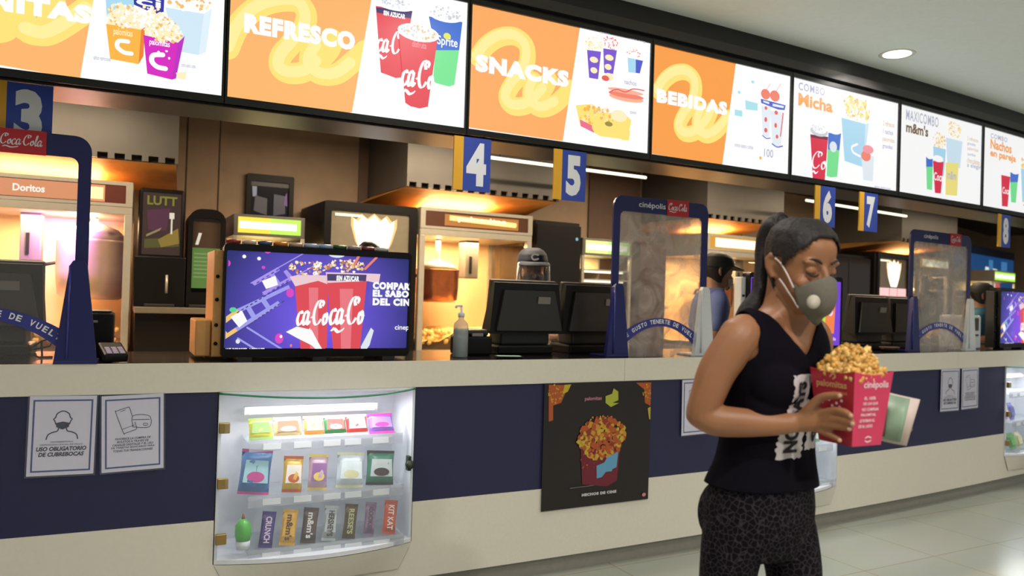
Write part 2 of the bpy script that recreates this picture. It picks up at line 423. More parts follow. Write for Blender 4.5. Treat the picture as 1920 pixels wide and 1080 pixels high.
ART = {
 'popcorn_boxes': [
  ('p','orange',[(-347,430),(592,499),(578,296),(543,-4),(-335,50)]),
  ('r','yellow',88,[(211,284),(261,218),(309,236),(348,292)]),
  ('r','yellow',88,[(169,112),(264,128),(312,160),(357,284),(419,310),(450,242),(424,155),(369,150),(346,224)]),
  ('r','yellow',88,[(369,150),(424,145),(486,190),(566,269)]),
  ('r','yellow2',46,[(365,157),(419,151),(482,195),(553,266)]),
  ('p','white',[(592,499),(578,296),(543,-4),(537,-59),(1164,-81),(1141,619)]),
  ('t', 'white', 'PALOMITAS', -60, 205, 635, 70),
  ('p','skyblue',[(617,333),(716,352),(714,260),(624,244)]),
  ('p','lightblue',[(824,316),(964,316),(950,150),(872,153)]),
  ('p','paleblue',[(964,316),(993,342),(976,165),(950,150)]),
  ('n',899,356,88,42,40,('cream','white','tan'),3),
  ('p','deepblue',[(712,341),(820,362),(819,287),(783,285),(715,306)]),
  ('t', 'white', 'ci', 722, 308, 87, 31),
  ('n',760,263,94,46,50,('cream','white'),2),
  ('p','cream',[(625,215),(637,262),(677,299),(718,276),(741,215)]),
  ('n',680,257,55,45,80,('cream','white','cream','white','tan'),1),
  ('p','amber',[(623,216),(743,214),(738,81),(641,86)]),
  ('p','orangedk',[(743,214),(756,227),(754,114),(738,81)]),
  ('t', 'cream', 'palomitas', 649, 173, 65, 34),
  ('r','white',26,[(712,117),(687,118),(664,135),(668,158),(699,161)]),
  ('p','cream',[(755,197),(766,234),(807,272),(854,265),(889,215),(874,186)]),
  ('n',822,225,67,47,90,('cream','white','cream','white','tan'),2),
  ('p','magenta',[(751,195),(874,185),(857,38),(769,49)]),
  ('p','purplepk',[(874,185),(897,215),(871,45),(857,38)]),
  ('t', 'white', 'palomitas', 773, 155, 72, 30),
  ('r','white',30,[(832,77),(803,80),(784,98),(788,122),(821,129)]),
  ('e','white',806,138,5,4),
  ('e','white',834,145,5,4),
  ('e','white',844,119,4,5),
  ('p','cream',[(870,67),(908,75),(905,44),(876,45)]),
  ('t', 'greyt', 'aplican restricciones', 586, 70, 57, 21),
  ('t', 'greyt', 'precios sujetos a cambio', 889, 88, 52, 21),
 ],
 'soda': [
  ('p','orange',[(-123,730),(634,916),(588,499),(519,5),(-48,-101)]),
  ('r','yellow',88,[(8,194),(45,292),(110,374),(192,419),(272,432),(312,395),(306,333),(262,264),(218,201),(214,151),(250,132),(309,147),(362,197),(411,255),(429,304)]),
  ('r','yellow',88,[(360,269),(334,215),(341,171),(381,146),(448,160),(509,215),(571,282)]),
  ('r','yellow2',46,[(8,202),(43,297),(107,380),(192,426),(272,438),(306,394),(300,334),(256,268),(212,203),(209,153),(247,139),(309,154),(359,202)]),
  ('r','yellow2',46,[(355,268),(329,214),(335,176),(378,153),(445,165),(504,217)]),
  ('p','white',[(634,916),(588,499),(519,5),(518,-58),(1318,-117),(1277,1079)]),
  ('t', 'white', 'REFRESCO', 67, 269, 455, 80),
  ('p','red',[(608,480),(775,489),(734,187),(707,181),(640,195)]),
  ('p','navyt',[(609,474),(775,488),(770,455),(613,452)]),
  ('t', 'white', 'SIN AZUCAR', 643, 446, 100, 22),
  ('e','white',690,499,86,24),
  ('n',696,511,67,24,30,('icegrey','paleice'),3),
  ('c','white',619,284,108,101,'ca-C'),
  ('p','spriteblue',[(852,479),(1015,483),(1003,349),(889,330)]),
  ('p','sprite',[(888,333),(1003,352),(985,191),(959,179),(894,186),(881,196)]),
  ('e','white',930,500,85,33),
  ('n',930,509,72,27,30,('icegrey','paleice'),4),
  ('e','lime',942,405,18,15),
  ('t', 'white', 'Sprite', 895, 349, 99, 54),
  ('p','red',[(714,377),(896,385),(860,74),(822,61),(778,65),(754,77)]),
  ('e','white',805,396,98,39),
  ('n',805,399,78,28,40,('icegrey','paleice','tan'),5),
  ('t', 'pink', 'disfruta', 776, 329, 68, 29),
  ('c','white',735,151,149,124,'ca-Co'),
 ],
 'snacks': [
  ('p','orange2',[(1,615),(607,604),(523,5),(4,8)]),
  ('r','yellow',88,[(51,335),(96,401),(164,451),(241,468),(300,440),(313,379),(290,305),(235,239),(207,178),(231,141),(288,143),(352,177),(409,240),(437,296)]),
  ('r','yellow',88,[(353,276),(333,210),(353,161),(405,149),(479,185),(560,269)]),
  ('r','yellow2',46,[(42,342),(88,409),(155,458),(232,475),(291,448),(304,386),(281,312),(226,247),(198,186),(222,149),(279,150),(343,185),(400,248)]),
  ('r','yellow2',46,[(344,284),(324,217),(344,169),(396,157),(469,193)]),
  ('p','white',[(648,921),(607,604),(523,5),(511,-91),(1297,-148),(1258,920)]),
  ('t', 'white', 'SNACKS', 39, 271, 507, 81),
  ('n',686,509,48,40,25,('cream','yellow'),5),
  ('p','violet',[(647,475),(731,480),(718,339),(664,338)]),
  ('n',787,534,45,33,25,('redlt','salmon'),6),
  ('p','violet',[(743,499),(827,503),(808,380),(753,376)]),
  ('e','cream',689,432,25,15),
  ('e','cream',781,458,26,15),
  ('e','cream',690,379,21,15),
  ('e','cream',775,410,21,15),
  ('e','cream',780,360,29,20),
  ('e','redlt',760,350,23,14),
  ('p','skyblue',[(893,477),(991,477),(972,408),(900,403)]),
  ('p','blue',[(944,476),(991,477),(972,408),(946,407)]),
  ('n',930,504,43,28,14,('redlt','white','salmon'),7),
  ('e','peach',892,269,109,19),
  ('e','salmon',891,282,111,14),
  ('e','peach',886,302,113,12),
  ('r','redlt',10,[(783,283),(832,304),(882,298),(932,321),(1001,323)]),
  ('p','yellow',[(586,188),(680,208),(762,175),(878,188),(925,160),(908,55),(734,54),(613,99)]),
  ('n',714,152,114,47,30,('amber','tan','cream','orange'),8),
  ('p','pinkhot',[(612,122),(700,97),(697,66),(617,89)]),
  ('e','yellow',745,96,61,37),
  ('e','olive',785,121,24,12),
  ('e','cream',845,170,50,30),
  ('p','yellow',[(860,97),(919,101),(912,52),(867,50)]),
  ('t', 'greyt', 'papas fritas', 716, 564, 56, 24),
  ('t', 'greyt', 'hot dog', 898, 567, 102, 26),
  ('t', 'greyt', 'nachos', 872, 337, 76, 26),
  ('t', 'greyt', 'queso', 912, 186, 41, 19),
 ],
 'drinks': [
  ('p','orange3',[(1,602),(604,591),(520,0),(11,4)]),
  ('R',),
  ('p','white',[(651,912),(604,591),(520,0),(497,-154),(1385,-233),(1341,896)]),
  ('t', 'white', 'BEBIDAS', 42, 277, 502, 74),
  ('p','paleice',[(806,375),(885,375),(878,197),(826,198)]),
  ('p','paleice',[(880,355),(996,360),(976,155),(904,154)]),
  ('e','salmon',838,441,37,30),
  ('e','salmon',913,442,40,32),
  ('r','salmon',5,[(838,460),(874,508)]),
  ('r','salmon',5,[(925,473),(959,521)]),
  ('p','blue',[(799,409),(1003,401),(996,371),(940,367),(803,385)]),
  ('p','paleice',[(818,402),(867,399),(868,387),(819,392)]),
  ('p','paleice',[(895,395),(989,394),(984,381),(895,380)]),
  ('e','redlt',841,361,11,10),
  ('e','redlt',842,295,11,14),
  ('e','redlt',844,234,13,13),
  ('e','redlt',924,346,14,12),
  ('e','redlt',922,272,11,14),
  ('e','redlt',935,208,11,12),
  ('r','redlt',14,[(980,350),(971,278),(963,215)]),
  ('r','blue',10,[(817,200),(848,187),(880,193)]),
  ('r','blue',12,[(895,162),(937,148),(982,159)]),
  ('p','cyan',[(671,381),(771,377),(772,335),(678,329)]),
  ('p','cyan',[(593,317),(652,318),(654,284),(594,284)]),
  ('e','cyan',727,492,13,9),
  ('e','cyan',623,417,12,9),
  ('t', 'greyt', '100', 830, 80, 75, 47),
  ('e','amber',802,69,10,10),
  ('t', 'greyt', 'precios sujetos a cambio', 599, 102, 144, 32),
 ],
 'combo_micha': [
  ('t', 'lavender', 'COMBO', 65, 511, 237, 46),
  ('t', 'orangetx', 'Micha', 65, 418, 314, 76),
  ('n',615,482,141,75,60,('cream','yellow','tan'),9),
  ('p','skyblue',[(464,402),(713,395),(697,119),(504,139)]),
  ('p','lightblue',[(699,393),(737,407),(712,251),(697,119)]),
  ('r','white',24,[(654,185),(587,202),(572,234),(624,257)]),
  ('p','crimson',[(177,261),(341,266),(320,0),(211,-11)]),
  ('p','maroon',[(177,261),(341,266),(339,247),(180,243)]),
  ('e','icegrey',256,288,81,30),
  ('e','white',259,304,68,29),
  ('n',253,307,61,28,16,('icegrey','paleice'),1),
  ('c','white',196,60,136,104,'Co'),
  ('p','spriteblue',[(340,291),(459,302),(448,194),(338,181)]),
  ('e','white',395,310,61,21),
  ('p','sprite',[(335,188),(447,198),(432,32),(375,22),(332,26)]),
  ('e','paleice',387,211,35,33),
  ('p','paleice',[(660,194),(789,201),(782,39),(687,38)]),
  ('e','salmon',707,192,49,33),
  ('e','pink',726,236,55,27),
  ('t', 'tantx', '2 refrescos', 872, 409, 121, 34),
  ('t', 'lavender', '1 nachos', 874, 358, 106, 31),
  ('t', 'tantx', 'palomitas', 869, 301, 128, 38),
  ('t', 'lavender', 'grandes', 871, 258, 106, 35),
  ('t', 'greyt', 'aplican restricciones', 798, -11, 169, 30),
 ],
 'maxi_combo': [
  ('t', 'greyt', 'MAXICOMBO', 82, 485, 388, 70),
  ('t', 'brown', "m&m's", 85, 403, 262, 72),
  ('n',481,401,84,54,36,('cream','yellow','tan'),2),
  ('n',669,500,84,56,36,('cream','yellow','tan'),3),
  ('p','skyblue',[(409,350),(568,347),(551,160),(425,174)]),
  ('p','lightblue',[(564,430),(778,430),(755,239),(589,238)]),
  ('p','spriteblue',[(324,270),(407,261),(409,200),(329,191)]),
  ('p','sprite',[(329,200),(409,209),(406,49),(342,49)]),
  ('e','white',364,276,42,20),
  ('p','crimson',[(407,249),(540,256),(514,36),(440,33)]),
  ('e','white',470,271,64,23),
  ('t', 'white', 'Coca', 424, 119, 106, 57),
  ('p','paleyellow',[(563,256),(728,271),(719,39),(570,32)]),
  ('t', 'greyt', 'm&m', 585, 145, 115, 59),
  ('t', 'tantx', '2 refrescos', 835, 447, 146, 30),
  ('t', 'greyt', 'grandes', 836, 410, 109, 28),
  ('t', 'tantx', 'palomitas', 838, 372, 146, 33),
  ('t', 'greyt', 'jumbo', 840, 334, 109, 28),
  ('t', 'tantx', 'chocolates', 833, 286, 174, 39),
  ('t', 'greyt', 'a elegir', 835, 248, 192, 41),
 ],
 'combo_nachos': [
  ('t', 'greyt', 'COMBO', 122, 510, 257, 36),
  ('t', 'orangetx', 'Nachos', 121, 432, 328, 72),
  ('t', 'orangetx', 'en pareja', 119, 360, 402, 66),
  ('p','crimson',[(294,256),(436,257),(405,27),(315,24)]),
  ('e','white',365,284,71,26),
  ('t', 'white', 'Coca', 317, 119, 106, 51),
  ('p','spriteblue',[(434,292),(567,292),(553,224),(434,211)]),
  ('p','sprite',[(433,216),(553,229),(530,68),(453,66)]),
  ('e','white',501,305,65,22),
  ('p','skyblue',[(598,341),(930,338),(896,81),(632,88)]),
  ('n',742,379,162,62,30,('cream','yellow','tan'),3),
  ('n',734,77,115,31,20,('amber','tan'),4),
 ],
 'display_box': [
  ('r','lilac',8,[(111,336),(338,480)]),
  ('r','lilac',8,[(164,288),(400,434)]),
  ('p','lilac',[(111,339),(223,411),(232,397),(126,325)]),
  ('p','lilac',[(158,297),(271,366),(280,354),(170,284)]),
  ('p','lilac',[(190,372),(207,381),(243,332),(226,320)]),
  ('p','white',[(156,347),(213,372),(226,332),(175,312)]),
  ('p','lilac',[(247,392),(261,401),(295,364),(278,351)]),
  ('p','gold',[(-5,174),(54,221),(68,207),(1,151)]),
  ('p','lilac2',[(54,221),(272,333),(279,319),(68,207)]),
  ('p','gold',[(-3,100),(51,140),(62,126),(3,85)]),
  ('p','lilac2',[(51,140),(228,261),(240,246),(62,126)]),
  ('p','white',[(30,186),(76,216),(100,170),(67,141)]),
  ('p','lilac2',[(87,234),(106,243),(139,188),(122,176)]),
  ('p','lilac2',[(148,267),(167,277),(200,230),(183,218)]),
  ('p','gold',[(1,140),(24,111),(8,94),(-3,105)]),
  ('r','lilac2',14,[(101,141),(258,42)]),
  ('r','lilac2',14,[(63,94),(155,36)]),
  ('p','navyt',[(54,206),(64,213),(66,209),(57,202)]),
  ('p','navyt',[(63,124),(73,131),(76,127),(66,120)]),
  ('p','navyt',[(72,218),(82,225),(84,221),(74,214)]),
  ('p','navyt',[(79,136),(89,143),(91,139),(82,132)]),
  ('p','navyt',[(90,230),(100,237),(102,233),(92,226)]),
  ('p','navyt',[(95,148),(105,154),(107,150),(97,144)]),
  ('p','navyt',[(108,242),(118,249),(121,245),(111,238)]),
  ('p','navyt',[(111,160),(121,166),(123,162),(113,156)]),
  ('p','navyt',[(126,255),(136,261),(139,257),(129,251)]),
  ('p','navyt',[(127,172),(137,178),(139,174),(129,168)]),
  ('p','navyt',[(145,267),(155,273),(157,269),(147,263)]),
  ('p','navyt',[(143,184),(153,190),(155,186),(145,180)]),
  ('p','navyt',[(163,279),(173,286),(176,282),(165,275)]),
  ('p','navyt',[(159,196),(169,202),(171,198),(161,191)]),
  ('p','navyt',[(182,291),(192,298),(194,294),(184,287)]),
  ('p','navyt',[(175,208),(185,214),(188,210),(178,204)]),
  ('p','navyt',[(200,304),(210,310),(213,306),(203,300)]),
  ('p','navyt',[(191,220),(201,226),(204,222),(194,216)]),
  ('p','navyt',[(219,316),(229,323),(231,319),(221,312)]),
  ('p','navyt',[(208,232),(218,239),(220,234),(210,228)]),
  ('p','navyt',[(237,328),(248,335),(250,331),(240,324)]),
  ('p','navyt',[(224,244),(234,251),(237,247),(226,240)]),
  ('p','navyt',[(256,341),(267,348),(269,344),(259,337)]),
  ('p','navyt',[(240,256),(251,263),(253,259),(243,252)]),
  ('p','violet1',[(131,339),(142,347),(145,342),(134,334)]),
  ('p','violet1',[(178,293),(189,301),(192,297),(181,289)]),
  ('p','violet1',[(151,353),(162,361),(165,356),(154,348)]),
  ('p','violet1',[(197,307),(208,315),(211,310),(200,302)]),
  ('p','violet1',[(171,367),(182,375),(185,371),(174,363)]),
  ('p','violet1',[(216,321),(228,329),(231,324),(219,316)]),
  ('p','violet1',[(191,382),(202,390),(205,385),(194,377)]),
  ('p','violet1',[(235,334),(247,342),(250,338),(239,330)]),
  ('p','violet1',[(211,396),(223,404),(226,400),(215,391)]),
  ('p','violet1',[(255,348),(266,356),(269,352),(258,343)]),
  ('e','pinkball',174,483,16,15),
  ('e','pinkball',9,418,12,14),
  ('e','pinkball',276,298,17,20),
  ('e','pinkball',235,95,18,23),
  ('e','pinkball',158,406,8,7),
  ('e','white',76,450,8,8),
  ('e','white',138,444,8,8),
  ('e','paleice',61,82,9,10),
  ('e','salmon',287,64,5,7),
  ('e','white',242,104,6,7),
  ('e','green2',37,218,15,11),
  ('n',353,411,84,33,46,('tan','cream','white','amber','brownlt'),5),
  ('n',523,428,89,30,46,('tan','cream','white','amber','brownlt'),6),
  ('e','paleice',478,478,37,14),
  ('r','salmon',20,[(561,436),(584,486)]),
  ('r','salmon',18,[(612,419),(665,475)]),
  ('p','red',[(290,364),(442,369),(446,60),(425,32),(353,33),(329,48)]),
  ('p','redlt2',[(356,324),(398,325),(407,48),(371,48)]),
  ('p','icepink',[(271,369),(306,379),(444,382),(449,339),(397,356),(296,328)]),
  ('p','red',[(432,393),(623,395),(599,47),(580,32),(493,32),(474,48)]),
  ('p','redlt2',[(496,323),(558,325),(555,47),(511,47)]),
  ('p','icepink',[(429,396),(629,398),(685,398),(679,353),(624,363),(439,348)]),
  ('p','navyt',[(435,389),(619,392),(617,362),(438,358)]),
  ('t', 'white', 'SIN AZUCAR', 479, 359, 106, 25),
  ('c','white',309,155,139,111,'ca-Co'),
  ('c','white',455,160,158,126,'ca-Co'),
  ('p','white',[(262,125),(308,149),(374,135),(406,78),(435,32),(413,32),(376,66),(315,96)]),
  ('p','paleice',[(602,60),(647,147),(661,134),(643,66),(619,32),(603,32)]),
  ('t', 'white', 'COMPARTE', 649, 326, 229, 35),
  ('t', 'white', 'EL SABOR', 650, 291, 209, 33),
  ('t', 'white', 'DEL CINE', 651, 251, 209, 35),
  ('t', 'white', 'cinepolis', 762, 132, 116, 30),
  ('t', 'white', 'HAZ DEPORTE. ACTIVATE', 5, 39, 167, 15),
  ('r','lilac',6,[(4,45),(253,42)]),
 ],
 'poster': [
  ('p','fire1',[(26,637),(147,633),(102,543),(55,531),(57,457),(32,451)]),
  ('n',68,591,44,48,26,('fire2','fire1','fire3'),1),
  ('p','fire3',[(119,634),(160,636),(140,599),(109,587)]),
  ('p','fire1',[(574,633),(693,633),(689,499),(637,523),(630,595)]),
  ('n',658,580,37,51,20,('fire2','fire1','fire3'),2),
  ('p','fire3',[(657,493),(689,506),(687,426),(668,435)]),
  ('t', 'pinktx', 'palomitas', 245, 544, 106, 25),
  ('p','limed',[(376,533),(375,568),(417,580),(425,608),(456,590),(458,544),(419,531),(463,529),(411,510)]),
  ('p','wine',[(228,297),(479,316),(464,119),(400,93),(243,117)]),
  ('n',361,351,148,105,190,('fire2','fire1','fire3','fire4','fire1'),3),
  ('n',353,443,78,35,20,('fire2','fire1'),8),
  ('n',276,232,51,48,26,('wine2','wine','fire1'),4),
  ('p','sky2',[(329,207),(378,221),(399,251),(429,256),(467,278),(457,190),(431,182),(427,171),(389,171),(364,145),(332,141)]),
  ('t', 'white2', 'HECHOS DE CINE', 241, 55, 219, 15),
  ('p','greyp',[(166,107),(314,109),(314,105),(166,102)]),
  ('e','pinktx',644,28,13,10),
 ],
}

RIB = [[(51,335),(96,401),(164,451),(241,468),(300,440),(313,379),(290,305),(235,239),(207,178),(231,141),(288,143),(352,177),(409,240),(437,296)],
       [(353,276),(333,210),(353,161),(405,149),(479,185),(560,269)]]
RIB = [[(a / 1000, b / 1000) for a, b in r] for r in RIB]
def picture_ground(name, inner, outer, cx, cz, r, k):
    """a lit picture's own backdrop: bright centre falling off to its edges"""
    m = glow(name, outer, k); nt = m.node_tree
    tc = nt.nodes.new('ShaderNodeTexCoord'); mp = nt.nodes.new('ShaderNodeMapping'); gr = nt.nodes.new('ShaderNodeTexGradient'); gr.gradient_type = 'SPHERICAL'
    mp.inputs['Location'].default_value = (-cx / r, 0, -cz / r); mp.inputs['Scale'].default_value = (1 / r, 0, 1 / r)
    cr = nt.nodes.new('ShaderNodeValToRGB'); cr.color_ramp.elements[0].color = rgb(outer); cr.color_ramp.elements[1].color = rgb(inner)
    nt.links.new(tc.outputs['Object'], mp.inputs[0]); nt.links.new(mp.outputs[0], gr.inputs[0]); nt.links.new(gr.outputs['Fac'], cr.inputs[0])
    nt.links.new(cr.outputs[0], nt.nodes['Principled BSDF'].inputs['Emission Color'])
    return m
def lit(c, k): return glow('lit_%s_%d' % (c, round(k * 100)), PAL[c], k)
def ink(c, k=0): return mat('ink_' + c, PAL[c], 0.45, vary=0.0)
def paint_art(mb, name, clip, y, colour, M=None):
    """lays the picture's shapes one over another, each a hair nearer than the last"""
    rnd = random.Random(len(name) * 7 + 3)
    st = 0.0004
    for e in ART[name]:
        y -= st
        k = e[0]
        if k == 'p':
            mb.flat([(a / 1000, b / 1000) for a, b in e[2]], [tuple(range(len(e[2])))], colour(e[1]), y, clip, M)
        elif k == 'r':
            mb.ribbon([(a / 1000, b / 1000) for a, b in e[3]], e[2] / 1000 if e[2] > 40 else e[2] * 0.0006, colour(e[1]), y, clip, M)
        elif k == 'R':
            for r in RIB:
                mb.ribbon(r, 0.088, colour('yellow'), y, clip, M)
                mb.ribbon([(a - .008, b + .008) for a, b in r], 0.048, colour('yellow2'), y - .0002, clip, M)
        elif k == 't':
            s = e[2]
            mb.text(s, e[3] / 1000, e[4] / 1000, e[5] / 1000, e[6] / 1000, colour(e[1]), y, clip, M,
                    bold=0.07 if s.isupper() and s not in ('COMBO', 'MAXICOMBO') else (0.035 if s in ('Micha', "m&m's", 'Nachos', 'en pareja') else 0.015), space=1.15 if s.isupper() else 1.0)
        elif k == 'e':
            mb.disc(e[2] / 1000, e[3] / 1000, e[4] / 1000, e[5] / 1000, colour(e[1]), y, clip, M)
        elif k == 'c':
            script_word(mb, e[6], e[2] / 1000, e[3] / 1000, e[4] / 1000, e[5] / 1000, colour(e[1]), y, clip, M)
        elif k == 'n':
            cx, cz, rx, rz, n, cols, seed = e[1:]
            r2 = random.Random(seed + n)
            for i in range(int(n * 1.8)):
                a = r2.uniform(0, 2 * PI); q = math.sqrt(r2.random())
                sz = r2.uniform(0.028, 0.075) * (rx + rz) / 1000
                pts = [((cx + rx * q * math.cos(a)) / 1000 + sz * r2.uniform(.6, 1.2) * math.cos(t * PI / 3), (cz + rz * q * math.sin(a)) / 1000 + sz * r2.uniform(.6, 1.2) * math.sin(t * PI / 3)) for t in range(6)]
                mb.flat(pts, [tuple(range(6))], colour(r2.choice(cols)), y - i * 0.000006, clip, M)

# ---------------------------------------------------------------- the room
def floor_material():
    m = bpy.data.materials.new('floor_tiles'); m.use_nodes = True
    nt = m.node_tree; b = nt.nodes['Principled BSDF']
    tc = nt.nodes.new('ShaderNodeTexCoord'); mp = nt.nodes.new('ShaderNodeMapping')
    mp.inputs['Location'].default_value = (-0.052, 0.47, 0)
    br = nt.nodes.new('ShaderNodeTexBrick')
    br.offset = 0.0; br.inputs['Scale'].default_value = 1.0
    br.inputs['Brick Width'].default_value = 0.6; br.inputs['Row Height'].default_value = 0.6
    br.inputs['Mortar Size'].default_value = 0.004; br.inputs['Mortar Smooth'].default_value = 0.3
    br.inputs['Color1'].default_value = rgb((166, 168, 157)); br.inputs['Color2'].default_value = rgb((162, 165, 154)); br.inputs['Mortar'].default_value = rgb((150, 138, 118))
    nz = nt.nodes.new('ShaderNodeTexNoise'); nz.inputs['Scale'].default_value = 3; nz.inputs['Detail'].default_value = 6
    mx = nt.nodes.new('ShaderNodeMix'); mx.data_type = 'RGBA'; mx.blend_type = 'MULTIPLY'; mx.inputs[0].default_value = 0.12
    nt.links.new(tc.outputs['Object'], mp.inputs[0]); nt.links.new(mp.outputs[0], br.inputs[0]); nt.links.new(tc.outputs['Object'], nz.inputs[0])
    nt.links.new(br.outputs['Color'], mx.inputs[6]); nt.links.new(nz.outputs['Color'], mx.inputs[7]); nt.links.new(mx.outputs[2], b.inputs['Base Color'])
    b.inputs['Roughness'].default_value = 0.22
    return m
mb = MB(); mb.box(-9, 16, -9, 4.6, -0.12, 0, floor_material()); struct(mb.build('floor'))
m_ceil = mat('ceiling_paint', (232, 240, 236), 0.8, vary=0.02)
mb = MB(); mb.slab(-7, 15, -8, 0.08, 2.95, 3.05, m_ceil, 60); struct(mb.build('ceiling'))
m_kwall = mat('brown_wall_panel', (182, 156, 130), 0.55, vary=0.08, scale=6)
m_kceil = mat('kitchen_ceiling', (60, 50, 42), 0.6, vary=0.05)
m_dark = mat('dark_niche', (112, 90, 78), 0.6)
mb = MB(); mb.slab(-3, 15, 3.1, 3.2, 0, 2.95, m_kwall, 70)
for s in (0.05, 0.3, 2.95, 4.55, 6.4): mb.slab(s - 0.004, s + 0.004, 3.094, 3.1, 0.9, 2.8, mat('seam', (80, 62, 46), .5), 1)
mb.slab(1.48, 1.92, 3.08, 3.1, 0.9, 2.8, m_dark, 2)
mb.slab(4.0, 4.7, 3.08, 3.1, 0.9, 2.8, m_dark, 3)
struct(mb.build('wall_back'))
mb = MB(); mb.slab(-3, 15, 0.53, 3.1, 2.74, 2.84, m_kceil, 70); struct(mb.build('ceiling_kitchen'))
mb = MB(); mb.box(-0.05, 0.05, 0, 3.0, 0, 2.9, m_kwall); struct(mb.build('wall_left', None, T(-3.0, 0.2)))
mb = MB(); mb.box(-0.05, 0.05, 0, 3.0, 0, 2.9, m_kwall); struct(mb.build('wall_right', None, T(14.9, 0.2)))
m_black = mat('black_fascia', (17, 15, 18), 0.4, vary=0.03)
m_soff = mat('glossy_soffit', (84, 80, 77), 0.34, vary=0.03, scale=8)
m_strip = mat('grey_strip', (66, 62, 62), 0.35, metal=0.4)
mb = MB(); mb.slab(-3, 15, 0.03, 0.045, 2.14, 2.95, m_black, 80); mb.slab(-3, 15, 0.045, 0.53, 2.197, 2.95, m_black, 80)
struct(mb.build('trim_1'))
mb = MB(); mb.slab(-3, 15, 0.046, 0.55, 2.185, 2.196, m_soff, 80); struct(mb.build('trim_2'))
mb = MB(); mb.slab(-3, 15, 0.0, 0.03, 2.80, 2.85, m_strip, 80); struct(mb.build('trim_3'))

# ---------------------------------------------------------------- the counter
counter = thing('concession_counter', Matrix.Translation(P(2, .4, 0)), 'long curved concession counter with black top, beige band and navy front', 'counter')
inv = counter.matrix_world.inverted()
def cpart(mb, name): return mb.build(name, counter, inv)
m_beige = mat('beige_laminate', (224, 217, 202), 0.45, vary=0.02, scale=60)
m_navy = mat('navy_laminate', (33, 34, 72), 0.5, vary=0.05, scale=60)
m_gran = mat('black_granite', (30, 27, 27), 0.12, vary=0.35, scale=160)
m_steel = mat('brushed_steel', (150, 146, 140), 0.32, metal=0.9, vary=0.06, scale=40)
CS0, CS1 = -2.4, 9.2
CASES = [(0.03, 0.90), (2.98, 3.84), (5.99, 6.86)]
mb = MB(); mb.slab(CS0, CS1, 0.150, 0.78, 1.088, 1.10, m_gran, 60); cpart(mb, 'countertop')
mb = MB()
for a, b in ((CS0, 2.085), (2.087, 5.25), (5.252, CS1)): mb.slab(a, b, 0.143, 0.165, 0.9786, 1.0995, m_beige)
cpart(mb, 'fascia_band')
gaps = [CS0] + [x for c in CASES for x in c] + [CS1]
mb = MB()
for i in range(0, len(gaps), 2): mb.slab(gaps[i], gaps[i + 1], 0.150, 0.17, 0.446, 0.979, m_navy)
cpart(mb, 'navy_panel')
mb = MB()
for i in range(0, len(gaps), 2): mb.slab(gaps[i], gaps[i + 1], 0.146, 0.17, 0.093, 0.446, m_beige)
for a, b in CASES: mb.slab(a, b, 0.146, 0.17, 0.093, 0.262, m_beige)
cpart(mb, 'plinth_panel')
mb = MB(); mb.slab(CS0, CS1, 0.194, 0.214, 0.0, 0.1, mat('grey_kick_plate', (150, 145, 136), 0.3, metal=0.2)); cpart(mb, 'toe_kick')
mb = MB(); mb.slab(CS0, CS1, 0.74, 0.76, 0.0, 1.088, m_beige); mb.slab(CS0, CS1, 0.20, 0.74, 0.09, 0.11, m_beige); cpart(mb, 'back_panel')

# ---------------------------------------------------------------- menu screens, number signs, ceiling lamp
PIT = 1.0497
m_bez = mat('screen_bezel', (14, 12, 14), 0.35, vary=0.02)
SCREENS = [('popcorn_boxes', -1, 'lit menu screen showing popcorn boxes, partly cut off at the photo edge', 1.04),
 ('soda', 0, 'lit orange menu screen lettered REFRESCO with three soda cups', 1.04),
 ('snacks', 1, 'lit orange menu screen lettered SNACKS with nachos and a hot dog', 1.03),
 ('drinks', 2, 'lit orange menu screen lettered BEBIDAS with two frozen drinks', 1.02),
 ('combo_micha', 3, 'lit white menu screen lettered COMBO Micha', 0.95),
 ('maxi_combo', 4, 'lit white menu screen lettered MAXICOMBO with yellow bag', 0.9),
 ('combo_nachos', 5, 'lit white menu screen lettered Nachos en pareja', 0.88)]
for name, k, label, bright in SCREENS:
    # each flat screen stands as a chord of the curved fascia
    r = thing('menu_screen', T((k + .5) * PIT, 0, 2.175), label, 'screen', 'menu screens above the counter')
    h = PIT / 2
    w0, w1 = -h + 0.011, h - 0.011
    mb = MB(); mb.frame([(-h + .002, -.028), (h - .002, -.028), (h - .002, .60), (-h + .002, .60)], [(w0, .0), (w1, .0), (w1, .576), (w0, .576)], 0.0, 0.028, m_bez)
    mb.box(-h + .002, h - .002, .015, .03, -.028, .60, m_bez)
    mb.build('bezel', r)
    mb = MB(); clip = (0.011, PIT - 0.011, 0.0, 0.576)
    S = Matrix.Translation((-h, 0, 0))
    mb.flat([(clip[0], 0), (clip[1], 0), (clip[1], .576), (clip[0], .576)], [(0, 1, 2, 3)], lit('white', bright), 0.012, None, S)
    paint_art(mb, name, clip, 0.012, lambda c: lit(c, bright), S)
    mb.build('display', r)
m_sy = mat('sign_yellow', (236, 174, 50), 0.5, vary=0.02); m_sb = mat('sign_blue', (54, 76, 172), 0.5, vary=0.02); m_sw = mat('sign_white', (236, 236, 242), 0.5, vary=0.0)
SIGNS = [('3', -0.815, .205), ('4', 0.993, .006), ('5', 1.521, .006), ('6', 3.378, .006), ('7', 3.80, .006), ('8', 5.50, .006)]   # the one by the left shield hangs further in
NUMW = {'3': 'three', '4': 'four', '5': 'five', '6': 'six', '7': 'seven', '8': 'eight'}
